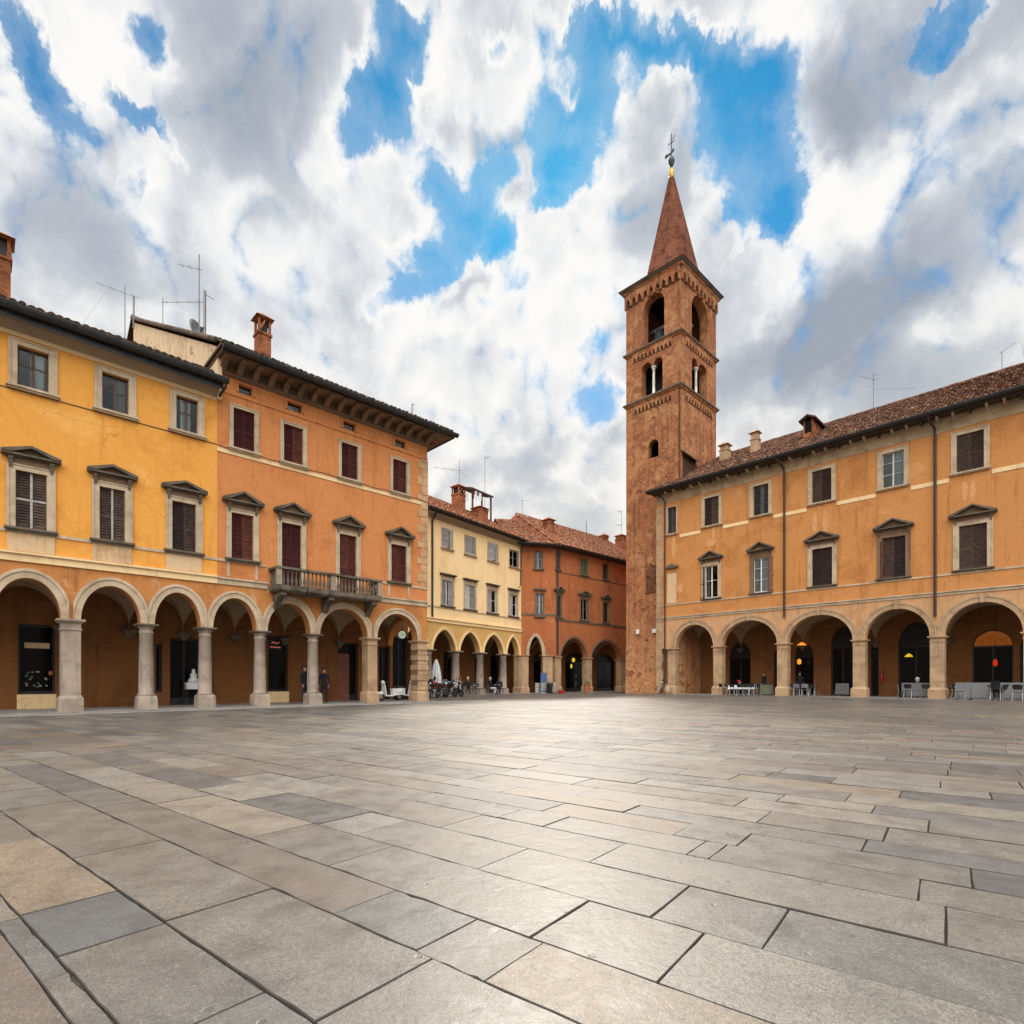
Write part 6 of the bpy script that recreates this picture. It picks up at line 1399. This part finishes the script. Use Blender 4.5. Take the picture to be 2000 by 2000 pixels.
GREY = [(500, 210, 130, 260, 5, .85), (180, 470, 260, 150, 0, .55), (560, 640, 200, 60, 0, .25), (1700, 570, 270, 110, 20, 1.25), (1600, 640, 150, 60, 10, .5), (1800, 130, 200, 170, -20, .8), (1640, 200, 110, 100, 0, .6), (1300, 300, 130, 150, 0, .38), (1250, 440, 80, 90, 0, .4), (1560, 730, 260, 60, 0, .45), (1850, 720, 160, 80, 10, .55), (1000, 300, 60, 90, 0, .4), (900, 640, 260, 40, 0, .12), (620, 60, 120, 110, 0, .35), (880, 240, 110, 60, 0, .35), (1100, 880, 300, 60, 0, .3)]
def bill(vec, scale, detail):
    n = t.new('ShaderNodeTexNoise', noise_type='RIDGED_MULTIFRACTAL'); n.normalize = True; t.l.new(vec, n.inputs['Vector'])
    n.inputs['Scale'].default_value = scale; n.inputs['Detail'].default_value = detail; n.inputs['Roughness'].default_value = .5; n.inputs['Lacunarity'].default_value = 2.1; n.inputs['Offset'].default_value = .9; n.inputs['Gain'].default_value = 1.2
    return n.outputs[0]
def shift(vec, d):
    o = t.new('ShaderNodeVectorMath', operation='ADD'); t.l.new(vec, o.inputs[0]); o.inputs[1].default_value = d; return o.outputs[0]
LIT = [(1590, 400, 120, 50, 30, .6), (1760, 310, 110, 60, 30, .5), (1180, 420, 60, 60, 0, .4), (650, 340, 120, 130, 0, .55), (170, 140, 90, 150, 0, .5), (290, 420, 60, 110, 0, .6), (1080, 560, 80, 140, 0, .4), (60, 230, 80, 130, 0, .4), (760, 620, 150, 60, 0, .3), (860, 150, 70, 110, 0, .4), (1420, 40, 110, 50, 0, .4), (1040, 400, 60, 60, 0, .4)]
n1 = t.noise(P, 1.6, 6, .55, .3)
BV = warp(AE, 7., .07, 4, 2.)
bil = bill(BV, 6.5, 5); n3 = t.noise(warp(AE, 14., .06, 5, 8.), 30., 7, .68)
gap = total(GAPS, K_=1.14); puff = total(PUFF)
edge = t.math('ADD', t.math('MULTIPLY', t.math('SUBTRACT', .5, bil), .40), t.math('MULTIPLY', t.math('SUBTRACT', n3, .5), .6))
den = t.math('ADD', t.rng(el, .5, .1, .80, 1.0), t.math('MULTIPLY', t.math('SUBTRACT', n1, .5), .7))
den = t.math('ADD', den, t.math('MULTIPLY', puff, .55)); den = t.math('SUBTRACT', den, t.math('MULTIPLY', gap, .98)); den = t.math('ADD', den, edge)
wis = t.noise(warp(AE, 3., .3, 4, 4.), 5., 7, .62)
alpha = t.math('MAXIMUM', t.rng(den, .10, .62), t.math('ADD', t.rng(wis, .54, .82, 0., .42), t.math('MULTIPLY', t.rng(den, -.5, .3), .2)))
alpha = t.math('MAXIMUM', alpha, t.rng(el, .42, .02, 0., .6))
AG_ = warp(AE, 3., .26, 6, 9.)
grey = t.math('SUBTRACT', total(GREY, src=AG_), t.math('MULTIPLY', total(LIT, src=AG_), .62))
re1 = t.noise(warp(AE, 3., .12, 3, 5.5), 4., 3, .5); re2 = t.noise(warp(AE, 8., .06, 4, 1.5), 9., 5, .55)
b2 = bill(shift(BV, (.016, -.024, 0)), 6.5, 4)
side = t.math('SUBTRACT', bil, b2)
g = t.math('ADD', t.math('MULTIPLY', grey, .78), t.math('MULTIPLY', t.math('SUBTRACT', re1, .5), .8))
g = t.math('ADD', g, t.math('MULTIPLY', side, .35)); g = t.math('ADD', g, t.math('MULTIPLY', t.math('SUBTRACT', re2, .5), .35)); g = t.math('ADD', g, .21)
g = t.math('SUBTRACT', g, t.math('MULTIPLY', gap, .55)); g = t.math('ADD', g, t.rng(den, .45, 1.1, -.12, .14))
cl = t.ramp(g, [(.0, (1.04, 1.03, 1.01)), (.2, (.90, .91, .925)), (.42, (.62, .66, .715)), (.7, (.48, .525, .60)), (1., (.38, .425, .50))])
# warmth low in the sky; unseen sky behind the viewer brightened to light the fronts, dimmed low down
warm = t.rng(el, .1, .6, .8, 0.)
cl = t.mix(warm, cl, t.mix(1., cl, (1.05, .985, .885), 'MULTIPLY'))
sd = Vector((sin(SUN_AZ)*cos(SUN_EL), cos(SUN_AZ)*cos(SUN_EL), sin(SUN_EL)))
dt = t.new('ShaderNodeVectorMath', operation='DOT_PRODUCT'); t.l.new(gen, dt.inputs[0]); dt.inputs[1].default_value = Vector((0, -cos(radians(52)), sin(radians(52))))
glow = t.math('MULTIPLY', t.rng(dt.outputs['Value'], .45, 1.0, 1., 5.5), t.math('ADD', .55, t.math('MULTIPLY', .45, t.math('MAXIMUM', t.rng(Yd, -.35, .15), t.rng(Z, .3, .6)))))
front = t.math('MULTIPLY', t.rng(t.math('ABSOLUTE', az), .12, .5, 1., 0.), t.rng(el, .16, .55, 1., 0.))
glow = t.math('ADD', glow, t.math('MULTIPLY', front, .12))
SKYK = 10.
cs = t.new('ShaderNodeVectorMath', operation='SCALE'); t.l.new(cl, cs.inputs[0]); t.set(cs.inputs['Scale'], t.math('MULTIPLY', glow, SKYK*.86))
tint = t.mix(1., sky.outputs[0], t.mix(t.rng(el, .15, .75, 0., 1.), (.62, .84, 1.0), (.2, .98, 1.2)), 'MULTIPLY')
fin = t.mix(alpha, tint, cs.outputs[0])
bg = t.new('ShaderNodeBackground'); t.l.new(fin, bg.inputs[0]); bg.inputs[1].default_value = .1
ow = t.new('ShaderNodeOutputWorld'); t.l.new(bg.outputs[0], ow.inputs[0])
w.cycles.sampling_method = 'MANUAL'; w.cycles.sample_map_resolution = 512
sun = bpy.data.lights.new('Sun', 'SUN'); sun.energy = 2.9; sun.angle = radians(12); sun.color = (1., .92, .81)
so = bpy.data.objects.new('Sun', sun); COL.objects.link(so); so.rotation_euler = (-sd).to_track_quat('-Z', 'Y').to_euler()
cam = bpy.data.cameras.new('Camera'); cam.sensor_width = 36; cam.lens = 36*F/2000; cam.shift_y = (V0-1000)/2000; cam.clip_end = 5000; cam.clip_start = .05
co = bpy.data.objects.new('Camera', cam); COL.objects.link(co); co.location = (0, 0, EYE); co.rotation_euler = (radians(90), 0, 0); scn.camera = co
scn.view_settings.view_transform = 'Standard'; scn.view_settings.look = 'None'; scn.view_settings.exposure = .12; scn.view_settings.gamma = 1.; scn.view_settings.use_curve_mapping = False
scn.cycles.max_bounces = 6; scn.cycles.diffuse_bounces = 3; scn.cycles.glossy_bounces = 3; scn.cycles.transparent_max_bounces = 8; scn.cycles.use_denoising = True
